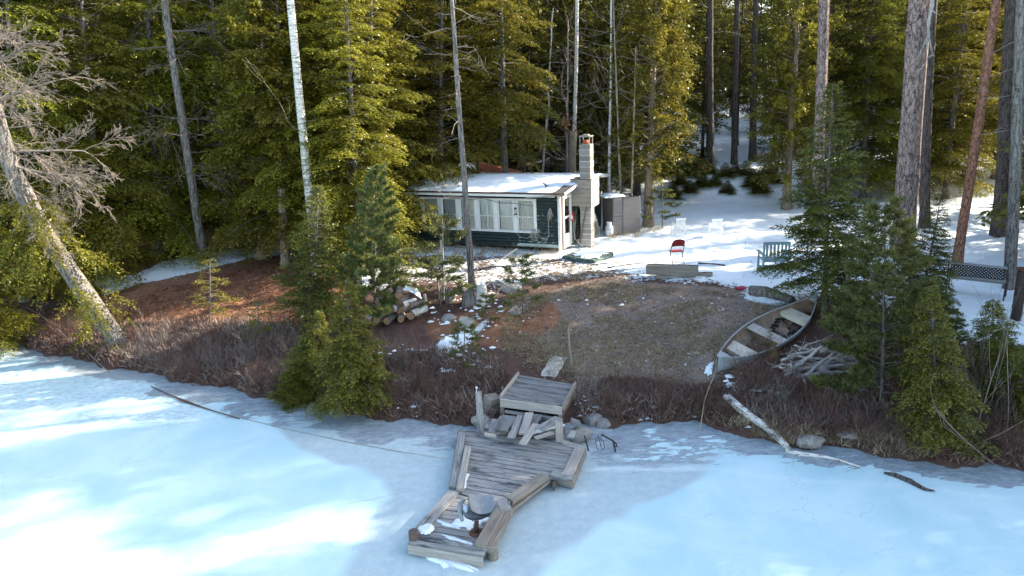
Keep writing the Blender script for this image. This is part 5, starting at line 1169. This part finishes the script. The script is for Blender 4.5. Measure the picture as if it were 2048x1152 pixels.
# upper landing platform
UZ = .66
pl = thing('landing_platform', 'square plank landing with dark wet boards on the bank above the dock', 'platform', at_z(1075, 800, .45)); PO = pl.location.copy()
uq = [at_z(1037, 749, UZ) - PO, at_z(1149, 767, UZ) - PO, at_z(1124, 812, UZ) - PO, at_z(1001, 796, UZ) - PO]
planks(uq, uq[1] - uq[0], .115, .008, .03, 'deck_dark', pl, zt=uq[0].z, seed=5, over=.01)
beam('rim_board', uq[0] + Vector((0, 0, .02)), uq[3] + Vector((0, 0, .02)), .05, .1, M['deck_pale'], pl); beam('rim_board', uq[1] - Vector((-.02, 0, .03)), uq[2] - Vector((-.02, 0, .03)), .05, .14, M['timber'], pl)
fo = (uq[2] - uq[3]).normalized().cross(Vector((0, 0, 1))) * .02
beam('front_board', uq[3] + fo - Vector((0, 0, .10)), uq[2] + fo - Vector((0, 0, .10)), .035, .19, M['deck_pale'], pl, jit=.004)
beam('lower_board', uq[3] + fo * 2 + Vector((.1, 0, -.30)), uq[2] + fo * 2 + Vector((0, 0, -.30)), .05, .07, M['deck'], pl, jit=.004)
for f_ in (.02, .5, .97):
    q = uq[3].lerp(uq[2], f_); beam('leg', q - Vector((0, -.05, .05)), q - Vector((0, -.05, .5)), .09, .09, M['timber'], pl, (0, 1, 0)); q = uq[0].lerp(uq[1], f_); beam('leg', q - Vector((0, .06, .05)), q - Vector((0, .06, .4)), .09, .09, M['timber'], pl, (0, 1, 0))
beam('side_board', uq[3] + Vector((.03, .08, -.18)), uq[0] + Vector((.03, -.05, -.18)), .03, .30, M['timber'], pl)
beam('side_board', uq[2] + Vector((-.03, .08, -.18)), uq[1] + Vector((-.03, -.05, -.18)), .03, .30, M['barn'], pl); beam('gap_shade_board', uq[3] + Vector((.05, .3, -.24)), uq[2] + Vector((-.05, .3, -.24)), .03, .4, M['dark'], pl)  # near-black board at the back paints the shade in the gap below
# stone and plank debris between platform and dock
deb = [((1012, 835), (988, 865), .26, 'deck', .40, 'wide board leaning beside the tall dock post'), ((1018, 832), (1000, 860), .3, 'deck_dark', .50, 'square weathered sheet of wood in the plank heap'), ((1042, 832), (1022, 876), .16, 'deck', .42, 'split board in the middle of the plank heap'), ((1059, 826), (1046, 868), .17, 'deck_pale', .50, 'straight pale board resting on the plank heap'),
       ((1072, 848), (1045, 888), .15, 'deck_pale', .50, 'pale board sliding from the heap onto the dock'), ((1078, 858), (1118, 836), .2, 'deck', .52, 'broad board lying askew left of the short post'), ((1078, 830), (1064, 850), .16, 'deck_dark', .42, 'dark board end under the landing'), ((1142, 842), (1160, 848), .28, 'deck_dark', .40, 'wide dark board right of the short post'),
       ((1148, 862), (1140, 876), .14, 'deck', .40, 'short broken board below the wide dark one'), ((1126, 884), (1168, 893), .12, 'deck', .52, 'board lying along the back edge of the dock'), ((1072, 876), (1105, 866), .10, 'deck_pale', .48, 'thin splintered board beside the snow in the heap'), ((970, 868), (992, 872), .1, 'deck_pale', .50, 'short block of wood at the foot of the tall post'), ((985, 838), (975, 858), .22, 'deck', .32, 'board resting on stones left of the tall post')]
for i, (a, b, wd, mt, z_, lb) in enumerate(deb):
    A_ = at_z(*a, z_ + .05); B_ = at_z(*b, z_ - .02); tag(beam('loose_board', A_, B_, wd, .035, M[mt], None, (random.uniform(-.1, .1), random.uniform(-.1, .1), 1), .004, .006), lb, 'board')
for i, (x, y, s, lb) in enumerate([(1000, 868, .16, 'flat stone showing between boards at the foot of the heap'), (1105, 862, .2, 'stone under the boards left of the short post'), (1050, 862, .2, 'dark stone under the middle boards'), (975, 830, .2, 'rough stone behind the tall post'), (1160, 868, .2, 'stone at the right end of the plank heap'), (1015, 850, .22, 'stone under the square sheet'), (962, 842, .17, 'rounded pale stone left of the tall post'), (1085, 838, .2, 'stone in the shade under the landing')]):
    me = MB(); bmesh.ops.create_icosphere(me.bm, subdivisions=3, radius=1)
    for v in me.bm.verts: v.co *= 1 + .3 * mn.noise(v.co * 1.3 + Vector((i * 7, 3, 0))); v.co.z *= .8
    for f in me.bm.faces: f.smooth = True
    p = at_z(x, y, .15); o = me.build('stone', M['stone'], None, p); o.scale = (s * 1.3, s, s); tag(o, lb, 'stone')
o = MB().box((0, 0, 0), (.3, .3, .3), bev=.01).build('timber_block', M['timber'], None, ground(985, 815) + Vector((0, 0, .12)), (0.1, .1, .5)); tag(o, 'squat grey timber block behind the tall dock post', 'block')
# sandy slab and walking stick
q = [ground(*p) for p in ((1098, 716), (1136, 716), (1112, 756), (1082, 752))]; c = sum(q, Vector()) / 4; m = MB()
P_ = [[q[0].lerp(q[1], i / 6).lerp(q[3].lerp(q[2], i / 6), j / 8) - c for i in range(7)] for j in range(9)]
m.grid([[Vector((p.x + .05 * mn.noise(p * 4), p.y, hz(p.x + c.x, p.y + c.y) - c.z + .018 + .01 * mn.noise(p * 6))) for p in row] for row in P_]); tag(m.build('sand_path', M['sand'], None, c), kind='structure')
a = ground(1143, 745); t = at_y(1137, 655, a.y); tag(MB().tube([a - Vector((0, 0, .1)), a.lerp(t, .3) + Vector((.02, 0, 0)), a.lerp(t, .6) - Vector((.01, 0, 0)), t], [.028, .026, .024, .02], 8).build('wooden_stake', M['timber']), 'crooked wooden stake standing beside the sandy path', 'stake')
# iron railing standing in the ice
t = thing('iron_railing', 'rusty wrought iron stair railing sticking out of the ice right of the dock', 'railing', at_z(1200, 905, 0)); ro_ = t.location.copy()
def ip(px, py, y): return at_y(px, py, y) - ro_
Yr = ro_.y
MB().tube([ip(1169, 871, Yr + .1), ip(1178, 904, Yr + .1)], .016, 6).build('post', M['iron'], t)
MB().tube([ip(1203, 869, Yr + .25), ip(1226, 882, Yr), ip(1233, 888, Yr), ip(1234, 893, Yr), ip(1229, 892, Yr)], .016, 6).build('handrail', M['iron'], t); MB().tube([ip(1226, 882, Yr), ip(1233, 912, Yr)], .018, 6).build('post', M['iron'], t)
m = MB(); Yc = Yr + .12
m.tube([ip(1196, 870, Yc), ip(1206, 908, Yc)], .008, 5)
for s in (-1, 1):
    m.tube([ip(1199 + s * 2, 880, Yc), ip(1199 + s * 8, 882, Yc), ip(1201 + s * 8, 895, Yc), ip(1203 + s * 3, 901, Yc), ip(1205 + s * 5, 906, Yc)], .008, 5)
    m.tube([ip(1197.5 + s * 5 + s * 3 * math.cos(a_) * .9, 876 + 2.6 * math.sin(a_), Yc) for a_ in np.linspace(0, 5.2, 10)], .007, 5)
m.build('scroll_panel', M['iron'], t)

# ================================================================== canoe
gb, gs = ground(1432, 748), ground(1628, 622); cd = gs - gb; cl = cd.length; ca = math.atan2(cd.y, cd.x); pit = math.asin((gs.z - gb.z) / cl)
cn_ = thing('canoe', 'old aluminium canoe lying open on the bank with snow under its bow', 'canoe', gb.lerp(gs, .5)); cn_.rotation_euler = (Matrix.Rotation(ca, 3, 'Z') @ Matrix.Rotation(-pit, 3, 'Y') @ Matrix.Rotation(R(12), 3, 'X')).to_euler()
Lc = cl * 1.0; nS = 34
def hullpt(s, a, off=0):
    """s -1..1 along, a -1..1 round the section"""
    b = (1 - abs(s) ** 2.1) ** 1.0 * .5 + .012 - off; k = .30 + .20 * abs(s) ** 4; x = s * Lc / 2 * (1 - .0 * abs(a)); x = s * Lc / 2
    y = b * math.copysign(min(1, abs(math.sin(a * math.pi / 2)) ** .7), a); z = k - (k - off) * max(0., math.cos(a * math.pi / 2)) ** .75
    return Vector((x * (1 if abs(s) < .9 else 1), max(-9, y), z - .02 * 0))
m = MB(); m.grid([[hullpt(-1 + 2 * i / nS, -1 + 2 * j / 16) for j in range(17)] for i in range(nS + 1)]); m.build('hull', M['canoe'], cn_)
m = MB(); m.grid([[hullpt((-1 + 2 * i / nS) * .985, -1 + 2 * j / 16, .012) for j in range(17)] for i in range(nS + 1)]); m.build('inside', M['canoe_in'], cn_)
for sg in (-1, 1): MB().tube([hullpt(-1 + 2 * i / nS, sg) + Vector((0, 0, .008)) for i in range(nS + 1)], .016, 6).build('gunwale', M['canoe'], cn_)
for s0, s1, mt, nm, zz_ in ((-.62, -.42, 'cream', 'seat', .2), (.50, .68, 'cream', 'seat', .24), (-.12, .02, 'deck_pale', 'thwart', .27)):
    y0_, y1_ = abs(hullpt(s0, 1).y) * .93, abs(hullpt(s1, 1).y) * .93; m = MB(); m.poly([Vector((s0 * Lc / 2, -y0_, zz_)), Vector((s1 * Lc / 2, -y1_, zz_)), Vector((s1 * Lc / 2, y1_, zz_)), Vector((s0 * Lc / 2, y0_, zz_))], .03 if nm == 'thwart' else .12); m.build(nm, M[mt], cn_)
for i in range(5): m = MB(); m.tube([hullpt(-.5 + i * .25, a_ / 8, .02) for a_ in range(-8, 9)], .012, 4); m.build('rib', M['canoe_in'], cn_)
for s0, s1 in ((-1, -.86), (.86, 1)):
    a0 = abs(hullpt(s0, 1).y); a1 = abs(hullpt(s1, 1).y); kz = .30 + .2 * .9 ** 4 + .02; m = MB(); m.poly([Vector((s0 * Lc / 2, -a0, kz + .06 * (s0 == -1))), Vector((s1 * Lc / 2, -a1, kz + .06 * (s1 == 1))), Vector((s1 * Lc / 2, a1, kz + .06 * (s1 == 1))), Vector((s0 * Lc / 2, a0, kz + .06 * (s0 == -1)))], .012); m.build('end_deck', M['canoe'], cn_)
rgx = random.Random(5); m = MB()
for i in range(26):
    s = rgx.uniform(.02, .5); a_ = rgx.uniform(-.55, .55); p = hullpt(s, a_, .03); m.box(p, (rgx.uniform(.06, .2), rgx.uniform(.05, .14), .01), Matrix.Rotation(rgx.uniform(0, 3), 3, 'Z'))
tag(m.build('wet_leaves', M['dark'], cn_), kind='stuff')
tag(snow_patch([ground(*p) for p in ((1408, 745), (1415, 730), (1428, 722), (1425, 740), (1424, 752), (1412, 750))], lambda x, y: hz(x, y), .05, 'snow_patch', None, 13), 'small snow patch under the bow of the canoe', 'snow')
g2 = ground(1402, 860); tag(MB().tube([gb + Vector((.0, 0, .38)), gb + Vector((-.02, -.05, .1)), ground(1418, 790) + Vector((0, 0, .2)), ground(1408, 820) + Vector((0, 0, .2)), at_z(1400, 862, .05)], .009, 5).build('mooring_rope', M['straw_rope']), 'pale rope running from the canoe bow down to the ice', 'rope')

# ================================================================== yard furniture
def tubes_thing(t, name, mat, paths, r, n=6):
    m = MB()
    for p in paths: m.tube(p, r, n)
    return m.build(name, M[mat], t)
g = ground(1353, 527); t = thing('folding_chair', 'red metal folding chair seen from behind beyond the grey trough', 'chair', g, R(186)); t.location.z -= .02
for s in (-1, 1):
    tubes_thing(t, 'leg', 'iron', [[(s * .21, -.20, .0), (s * .21, .02, .42), (s * .21, .10, .62), (s * .2, .16, .76)]], .012); tubes_thing(t, 'leg', 'iron', [[(s * .19, .24, 0), (s * .19, -.12, .44)]], .012)
tubes_thing(t, 'stretcher', 'iron', [[(-.21, -.17, .06), (.21, -.17, .06)], [(-.19, .2, .1), (.19, .2, .1)]], .009)
m = MB(); m.grid([[(-.2 + .4 * i / 10, .10 + .10 * j / 6 - .05 * math.cos((i / 10 - .5) * 3), .60 + .25 * j / 6 * (1 - .25 * abs(i / 5 - 1) ** 3)) for i in range(11)] for j in range(7)]); bmesh.ops.solidify(m.bm, geom=m.bm.faces[:], thickness=.012); m.build('backrest', M['red'], t)
MB().box((0, -.02, .435), (.39, .38, .022), Matrix.Rotation(.05, 3, 'X'), .008).build('seat', M['red'], t)
def lawn_chair(px, py, rz, lab):
    t = thing('garden_chair', lab, 'chair', ground(px, py), rz, 'white plastic garden chairs'); t.location.z -= .03
    for sx in (-1, 1):
        for y_, h in ((-.25, .58), (.22, .40)):
            m = MB(); m.tube([(sx * .27, y_, 0), (sx * .25, y_ + (.03 if y_ < 0 else .0), h)], [.022, .03], 6); m.build('leg', M['plastic'], t)
        m = MB(); m.box((sx * .27, -.03, .60), (.06, .52, .025), bev=.01); m.tube([(sx * .27, .2, .6), (sx * .25, .2, .38)], .022, 6); m.build('armrest', M['plastic'], t)
    MB().box((0, 0, .40), (.48, .48, .03), bev=.012).build('seat', M['plastic'], t)
    for i in range(6): MB().box((-.19 + i * .076, .27, .60), (.048, .018, .40), Matrix.Rotation(-.25, 3, 'X'), .004).build('slat', M['plastic'], t)
    MB().box((0, .325, .82), (.5, .03, .09), Matrix.Rotation(-.25, 3, 'X'), .012).build('top_rail', M['plastic'], t); t.scale = (.8, .8, .8); return t
lawn_chair(1357, 468, R(185), 'white plastic garden chair nearer to the big cedar'); lawn_chair(1431, 470, R(172), 'white plastic garden chair further from the big cedar')
# blue chair behind the hemlock
t = thing('wooden_armchair', 'faded blue slatted armchair half hidden behind the young hemlock', 'chair', ground(1545, 545), R(175)); t.location.z -= .02
for sx in (-1, 1):
    for y_, h in ((-.28, .62), (.28, 1.02)): MB().box((sx * .36, y_, h / 2), (.055, .07, h), bev=.005).build('leg', M['blue'], t)
    MB().box((sx * .37, -.02, .64), (.11, .7, .03), bev=.006).build('armrest', M['blue'], t)
for i in range(6): MB().box((-.27 + i * .108, .27, .72), (.07, .02, .5), bev=.003).build('slat', M['blue'], t)
MB().box((0, .28, .98), (.68, .035, .09), bev=.005).build('top_rail', M['blue'], t); MB().box((0, .265, .46), (.66, .03, .07), bev=.005).build('lower_rail', M['blue'], t)
for i in range(5): MB().box((0, -.28 + i * .13, .42), (.66, .1, .022), bev=.003).build('seat_slat', M['blue'], t)
MB().box((0, -.3, .14), (.66, .03, .08), bev=.004).build('stretcher', M['blue'], t)
# bench with lattice back
ga, gb_ = ground(1905, 588), ground(1992, 600); ga = Vector(ga); gb_ = Vector(gb_); bd = gb_ - ga; t = thing('garden_bench', 'cast iron park bench with black lattice back near the right edge', 'bench', ga.lerp(gb_, .5), math.atan2(bd.y, bd.x) + R(0)); Lb = 1.25
for sx in (-1, 1):
    e_ = tubes_thing(t, 'end_frame', 'bench', [[(sx * Lb / 2, -.05, 0), (sx * Lb / 2, -.03, .42), (sx * Lb / 2, -.12, .9)], [(sx * Lb / 2, .42, 0), (sx * Lb / 2, .4, .42), (sx * Lb / 2, .3, .62), (sx * Lb / 2, -.05, .64)], [(sx * Lb / 2, -.03, .41), (sx * Lb / 2, .42, .41)]], .018, 6)
for i in range(4): MB().box((0, .04 + i * .11, .425), (Lb, .09, .022), bev=.003).build('seat_slat', M['benchwood'], t)
for z_ in (.50, .86): MB().box((0, -.04 - (z_ - .42) * .17, z_), (Lb, .025, .06), bev=.003).build('back_rail', M['benchwood'], t)
m = MB()
h0, h1 = .53, .83; nL = 15; hw = Lb / 2 - .05
for s in (-1, 1):
    for i in range(-4, nL + 1):
        xa = -hw + i * 2 * hw / nL; xb = xa + (h1 - h0); za, zb = h0, h1
        if xa < -hw: za = h0 + (-hw - xa); xa = -hw
        if xb > hw: zb = h1 - (xb - hw); xb = hw
        if zb - za < .02: continue
        pa, pb = Vector((xa * s, -.04 - (za - .42) * .17, za)), Vector((xb * s, -.04 - (zb - .42) * .17, zb)); d = pb - pa
        m.box((pa + pb) / 2, (d.length, .012 + .002 * s, .034), Matrix((d.normalized(), Vector((0, 1, 0)), d.normalized().cross(Vector((0, 1, 0))))).transposed())
tag(m.build('lattice_back', M['bench'], t), kind='stuff')
p = ground(2031, 640); t = thing('black_stovepipe_post', 'black metal pipe post standing near the right edge', 'post', p); MB().tube([(0, 0, -.1), (0, 0, 1.25)], .11, 14).build('pipe', M['iron'], t); MB().tube([(0, 0, 1.22), (0, 0, 1.27)], .135, 14).build('rim', M['rust'], t)
# hollow timber trough / log bench and rods in the snow
a, b = ground(1293, 552), ground(1396, 553); tr_ = thing('timber_trough', 'long grey weathered trough lying on the snow before the red chair', 'trough', a.lerp(b, .5), math.atan2((b - a).y, (b - a).x)); Lt = (b - a).length
for s, hh in ((-1, .3), (1, .28)): m = MB(); m.box((0, s * .13, .06 + hh / 2), (Lt, .045, hh), Matrix.Rotation(s * -.12, 3, 'X'), .006); m.build('side_plank', M['timber'], tr_)
MB().box((0, 0, .09), (Lt - .05, .24, .04), bev=.004).build('bottom_plank', M['timber'], tr_)
for s in (-1, 1): MB().box((s * (Lt / 2 - .03), 0, .2), (.04, .22, .2), bev=.004).build('end_plank', M['timber'], tr_)
tag(beam('old_plank', ground(1310, 556) + Vector((0, -.1, .05)), ground(1422, 550) + Vector((0, -.1, .05)), .14, .07, M['timber'], None, (0, 0, 1), .006, .01), 'plank lying under and right of the grey trough', 'plank')
for a, b, r, lb in (((1215, 537), (1290, 527), .022, 'dark pole lying on the snow left of the trough'), ((1396, 528), (1450, 532), .025, 'dark pole lying on the snow right of the trough'), ((1184, 531), (1243, 526), .018, 'thin dark pole on the snow in front of the step'), ((1390, 548), (1425, 547), .02, 'short dark stick right of the trough')):
    A_, B_ = ground(*a), ground(*b); tag(MB().tube([A_ + Vector((0, 0, .03)), A_.lerp(B_, .5) + Vector((0, 0, .04)), B_ + Vector((0, 0, .03))], r, 6).build('pole', M['bark_dark']), lb, 'pole')
g = ground(1482, 578); m = MB(); bmesh.ops.create_icosphere(m.bm, subdivisions=2, radius=1)
for v in m.bm.verts: v.co *= 1 + .3 * mn.noise(v.co * 2)
o = m.build('plastic_bag', M['maroon'], None, g + Vector((0, 0, .03))); o.scale = (.15, .1, .06); tag(o, 'crumpled raspberry red plastic object at the snow edge', 'plastic')
tag(MB().tube([ground(1500, 588) + Vector((0, 0, .1)), ground(1530, 592) + Vector((0, 0, .12)), ground(1585, 606) + Vector((0, 0, .08))], [.14, .15, .1], 12).build('fallen_log', M['bark_grey']), 'grey fallen log half under snow above the canoe', 'log')
# scattered boards near the cabin
for a, b, wd, mt, lb in (((995, 525), (1034, 497), .05, 'deck_pale', 'thin lath leaning against the cabin foot'), ((990, 530), (1015, 545), .06, 'deck_pale', 'short white lath on the snow by the small pine'), ((980, 610), (1012, 560), .05, 'straw_rope', 'yellowish pole leaning beside the birch stumps'), ((1040, 515), (1052, 502), .03, 'deck_pale', 'thin stick poking from the snow by the cabin')):
    A_, B_ = ground(*a) + Vector((0, 0, .03)), at_y(b[0], b[1], ground(*a).y + .35); tag(beam('lath', A_, B_, wd, .02, M[mt]), lb, 'lath')
for px, y0, y1, wd, lb in ((886, 555, 600, .09, 'pair of grey upright slats behind the low pine'), (852, 620, 588, .07, 'white split board standing beside the firewood')):
    g = ground(px, max(y0, y1)); q = at_y(px - 3, min(y0, y1) - (75 if px == 886 else 0), g.y); tag(beam('upright_board', g - Vector((0, 0, .05)), q, wd, .025, M['deck_pale'], None, (0, 1, 0)), lb, 'board')
# ---- birch stumps, firewood, round block
def log_piece(name, p0, p1, r, lab, mat='birch', cat='log', parent=None, group=None):
    p0, p1 = Vector(p0), Vector(p1); c = (p0 + p1) / 2; t = thing(name, lab, cat, c, 0, group); d = (p1 - p0)
    MB().tube([p0 - c, p0.lerp(p1, .5) - c, p1 - c], [r, r * 1.03, r * .97], 12, False).build('bark', M[mat], t)
    for q, s in ((p0, -1), (p1, 1)): MB().tube([q - c, q - c + d.normalized() * .004 * s], r * .96, 12).build('cut_end', M['endgrain'], t)
    return t
fw = [(742, 632, .10), (762, 634, .11), (782, 636, .12), (803, 634, .1), (752, 614, .12), (773, 616, .11), (793, 614, .13), (812, 616, .11), (825, 628, .12), (765, 598, .12), (786, 596, .13), (806, 600, .11), (838, 622, .12), (780, 582, .1), (798, 584, .12), (818, 606, .1), (832, 608, .1)]
gp = ground(785, 650)
rgf = random.Random(11); pile = ['at the bottom left', 'lower left', 'bottom centre', 'bottom right of centre', 'second row left', 'second row left of centre', 'second row centre', 'second row right', 'lower right', 'third row left', 'third row centre', 'third row right', 'far lower right', 'topmost left', 'topmost right', 'upper right', 'far upper right']
for i, (x, y, r) in enumerate(fw):
    zc_ = max((645 - y) / 62 * .95, .1); c = at_y(x, y, gp.y + .15 + rgf.uniform(-.04, .04)); a = rgf.uniform(-.5, .5) + .35; d = Vector((math.sin(a), math.cos(a), rgf.uniform(-.08, .15))) * .24
    log_piece('firewood_log', c - d, c + d, r * .88, 'firewood round %s in the stack left of the stumps' % pile[i], 'bark_grey' if i % 3 else 'birch', 'firewood', None, 'stacked firewood rounds')
MB()
o = snow_patch([at_y(x, y, gp.y + .3) + Vector((0, dy, 0)) for x, y, dy in ((800, 578, 0), (825, 585, 0), (842, 600, .1), (835, 590, .4), (810, 576, .4))], None, .04, 'snow_patch', None, 14); tag(o, 'frosty bark and snow on top of the firewood stack', 'snow')
g = ground(936, 655); log_piece('split_block', g + Vector((-.2, .05, .14)), g + Vector((.22, -.05, .12)), .16, 'pale split log block lying on the bank beside the round boulder', 'deck_pale')
for x, y, x1_, y1_, r, lb in ((937, 610, 932, 582, .17, 'left stump with greyish flaking bark'), (965, 605, 967, 565, .15, 'taller jagged birch stump to the right'), (900, 600, 898, 580, .12, 'low grey stump behind the low pine')):
    g = ground(x, y); q = at_y(x1_, y1_, g.y); t = thing('birch_stump', lb, 'stump', g); tm, _ = trunk_mesh('trunk', (q - g).length, r, r * .85, M['birch' if x == 965 else 'bark_grey'], x, 12, .0, 1.4, 6, True); link('trunk', tm, t)
# ---- birch log sliding on to the ice
pts = [(1452, 806, .16), (1478, 826, .12), (1500, 842, .1), (1530, 862, .1), (1560, 884, .06), (1575, 900, .05)]
W_ = [ground(x, y) + Vector((0, 0, dz_)) for x, y, dz_ in pts]; m = MB(); m.tube(W_, [.085, .09, .085, .08, .07, .06], 12); t = thing('fallen_birch', 'white birch log slanting down the right bank onto the ice', 'log', (0, 0, 0)); m.build('trunk', M['birch'], t)
W2 = [at_z(x, y, .03) for x, y in ((1575, 902), (1600, 908), (1640, 912), (1680, 920), (1720, 934))]; MB().tube([W_[-1]] + W2, [.055, .05, .045, .035, .025, .02], 8).build('upper_stem', M['birch'], t)
rg_ = np.random.default_rng(5); segs = []
for p in W2[1:] + [W_[1]]: grow(rg_, np.array(p), nrm(np.array([rg_.normal(0, 1), rg_.normal(0, .6), .25])), .35, .01, 1, 1, .6, segs)
link('twigs', wood_mesh('twigs', segs, M['twig'], 3), t)
tag(snow_patch([ground(*p) for p in ((1450, 795), (1468, 770), (1480, 768), (1478, 800), (1500, 812), (1480, 815))], lambda x, y: hz(x, y), .035, 'snow_patch', None, 15), 'broken snow patch beside the top of the birch log', 'snow')
pp = [at_z(x, y, .03) for x, y in ((1768, 945), (1790, 950), (1820, 962), (1850, 978), (1870, 982))]; t = thing('dead_branch', 'dark rotten branch lying on the ice at right', 'branch', (0, 0, 0)); MB().tube(pp, [.02, .045, .05, .03, .01], 8).build('bark', M['bark_dark'], t); snow_patch([p + Vector((0, .02, .03)) for p in pp[1:4]] + [p + Vector((0, .07, .02)) for p in pp[1:4]][::-1], None, .015, 'snow', t, 3)
# ---- driftwood stump
g = ground(1640, 770); t = thing('driftwood_stump', 'silver grey upturned stump with a tangle of roots right of the canoe', 'driftwood', g)
rg_ = np.random.default_rng(21); MB().tube([(0, 0, -.1), (.03, 0, .2), (.0, .05, .42), (0, .1, .5)], [.2, .15, .2, .1], 12).build('stump', M['driftwood'], t); segs = []
stems = [((1575, 712), (1700, 690), .3, .04), ((1562, 722), (1660, 690), .25, .05), ((1580, 735), (1715, 712), .15, .045), ((1568, 742), (1738, 726), .0, .05), ((1590, 752), (1742, 738), -.15, .055), ((1600, 700), (1640, 682), .3, .03), ((1612, 742), (1690, 700), .1, .045), ((1630, 750), (1712, 708), .05, .04), ((1570, 750), (1650, 690), -.05, .05), ((1592, 760), (1668, 704), -.1, .04), ((1560, 735), (1610, 748), -.1, .035), ((1588, 690), (1650, 706), .35, .028), ((1640, 700), (1735, 732), .2, .035), ((1600, 730), (1725, 735), .25, .04), ((1610, 768), (1600, 745), -.2, .03), ((1580, 728), (1600, 756), -.1, .04), ((1650, 690), (1700, 716), .3, .03), ((1545, 735), (1620, 715), .1, .03), ((1660, 715), (1740, 745), .0, .03), ((1595, 712), (1690, 735), .2, .035)]
for (xa, ya), (xb, yb), dy, r0 in stems:
    A_ = np.array(at_y(xa, ya, g.y + dy - .1) - g); B_ = np.array(at_y(xb, yb, g.y + dy + rg_.uniform(-.1, .2)) - g); md = (A_ + B_) / 2 + rg_.normal(0, .07, 3); n = 9; Q = np.linspace(0, 1, n)
    P_ = [A_ * (1 - q_) ** 2 + 2 * md * q_ * (1 - q_) + B_ * q_ * q_ + rg_.normal(0, .012, 3) for q_ in Q]; rr = [max(.008, r0 * (1 - .75 * abs(q_ - .35) ** 1.1 * 1.4)) for q_ in Q]
    MB().tube(P_, rr, 7).build('root', M['driftwood'], t)
    for k in (1, 3, 5, 6, 7): grow(rg_, np.array(P_[k]), nrm((B_ - A_) * rg_.choice([-.6, 1]) + rg_.normal(0, .5, 3)), .24, .011, 1, 1, .7, segs, .2)
link('rootlets', wood_mesh('rootlets', segs, M['driftwood'], 4), t)
tag(MB().tube([ground(1655, 782) + Vector((0, 0, .06)), ground(1690, 778) + Vector((0, 0, .05))], [.05, .03], 8).build('branch', M['driftwood']), 'short bleached branch lying below the driftwood stump', 'branch')
# ---- rope on the ice, branches frozen in the left shore
rp = [at_z(x, y, .012) for x, y in ((303, 773), (372, 803), (440, 825), (560, 855), (700, 885), (800, 903))] + [at_z(905, 920, .25)]
tag(MB().tube(rp, .008, 5).build('rope', M['greycable']), 'long pale rope stretched over the ice from the dock to the left shore', 'rope')
tag(MB().tube([at_z(x, y, .03) for x, y in ((303, 773), (340, 790), (372, 803), (420, 820), (480, 838))], [.014, .012, .03, .012, .008], 5).build('line', M['rust']), 'rusty line and swivel lying on the snow near the left shore', 'line')
t = thing('fallen_branch', 'long bare branch lying from the left bank onto the ice', 'branch', (0, 0, 0)); segs = []; A_ = ground(60, 640) + Vector((0, 0, .5)); B_ = at_z(225, 745, .03)
P_ = [np.array(A_.lerp(B_, k / 6)) + rg_.normal(0, .03, 3) for k in range(7)]; segs += polyline_segs(P_, .025, .01)
for k in range(1, 6): grow(rg_, P_[k], nrm(np.array([rg_.normal(0, 1), rg_.normal(0, .5), .6])), .5, .012, 2, 1, .6, segs)
link('twigs', wood_mesh('twigs', segs, M['twig'], 4), t)
segs = []
for x, y, d in ((1935, 905, (.2, 0, 1)), (1965, 845, (.35, 0, 1)), (1940, 800, (-.03, 0, 1)), (1990, 930, (-.6, -.2, .5)), (1900, 915, (.8, -.1, .5)), (2010, 880, (.1, 0, 1))):
    g = ground(x, y); s2 = []; grow(rg_, np.array(g), nrm(np.array(d)), 1.9, .016, 2, 1, .5, s2, .06, .03, .5); tag(link('bare_sapling', wood_mesh('bare_sapling', s2, M['twig'], 4)), {1935: 'tall bare stem leaning right at the right bank', 1965: 'bare forked sapling in front of the hemlock at right', 1940: 'straight bare stem left of the forked sapling', 1990: 'bare twig arching over the ice near the right corner', 1900: 'low bare branch pointing right over the ice edge', 2010: 'bare stem close to the right edge'}[x], 'sapling')

# ---- hanging dead limb on the thick pine, dry oak leaves on the sapling
g = at_y(1862, -40, 21.1); pts_ = [at_y(x, y, 21.1) - g for x, y in ((1862, -40), (1866, 10), (1856, 45), (1858, 80), (1867, 112))]
t = thing('broken_limb', 'curved silver dead limb hanging beside the top of the thickest pine trunk', 'branch', g); MB().tube(pts_, [.05, .045, .04, .035, .02], 8).build('limb', M['driftwood'], t); segs = []
for (xa, ya), (xb, yb) in (((1857, 60), (1842, 100)), ((1856, 50), (1846, 95)), ((1842, 100), (1834, 116)), ((1866, 110), (1848, 130)), ((1848, 130), (1832, 145)), ((1857, 70), (1852, 105)), ((1864, 20), (1880, 30))):
    A_ = np.array(at_y(xa, ya, 21.1) - g); B_ = np.array(at_y(xb, yb, 21.0) - g); md = (A_ + B_) / 2 + rg_.normal(0, .04, 3); segs += [(A_, md, .022, .016), (md, B_, .016, .007)]
tag(link('twigs', wood_mesh('twigs', segs, M['driftwood'], 5), t), kind='stuff')
c_ = np.array(at_y(1130, 246, 29.2)); n_ = 90; b_ = rg_.normal(0, .16, (n_, 3)); d_ = nrm(rg_.normal(0, 1, (n_, 3)) - np.array([0, 0, .8])); t = thing('oak_leaves', 'tuft of dry orange oak leaves clinging to the fan shaped sapling', 'leaves', c_)
link('leaf_tuft', tri_mesh('leaf_tuft', b_, b_ + d_ * .13, nrm(np.cross(d_, rg_.normal(0, 1, (n_, 3)))), np.full(n_, .07), rg_.random(n_), M['dead_leaf']), t); link('twig', wood_mesh('twig', [(np.array([0, 0, -.5]), np.array([0, 0, .2]), .012, .006)], M['twig'], 4), t)
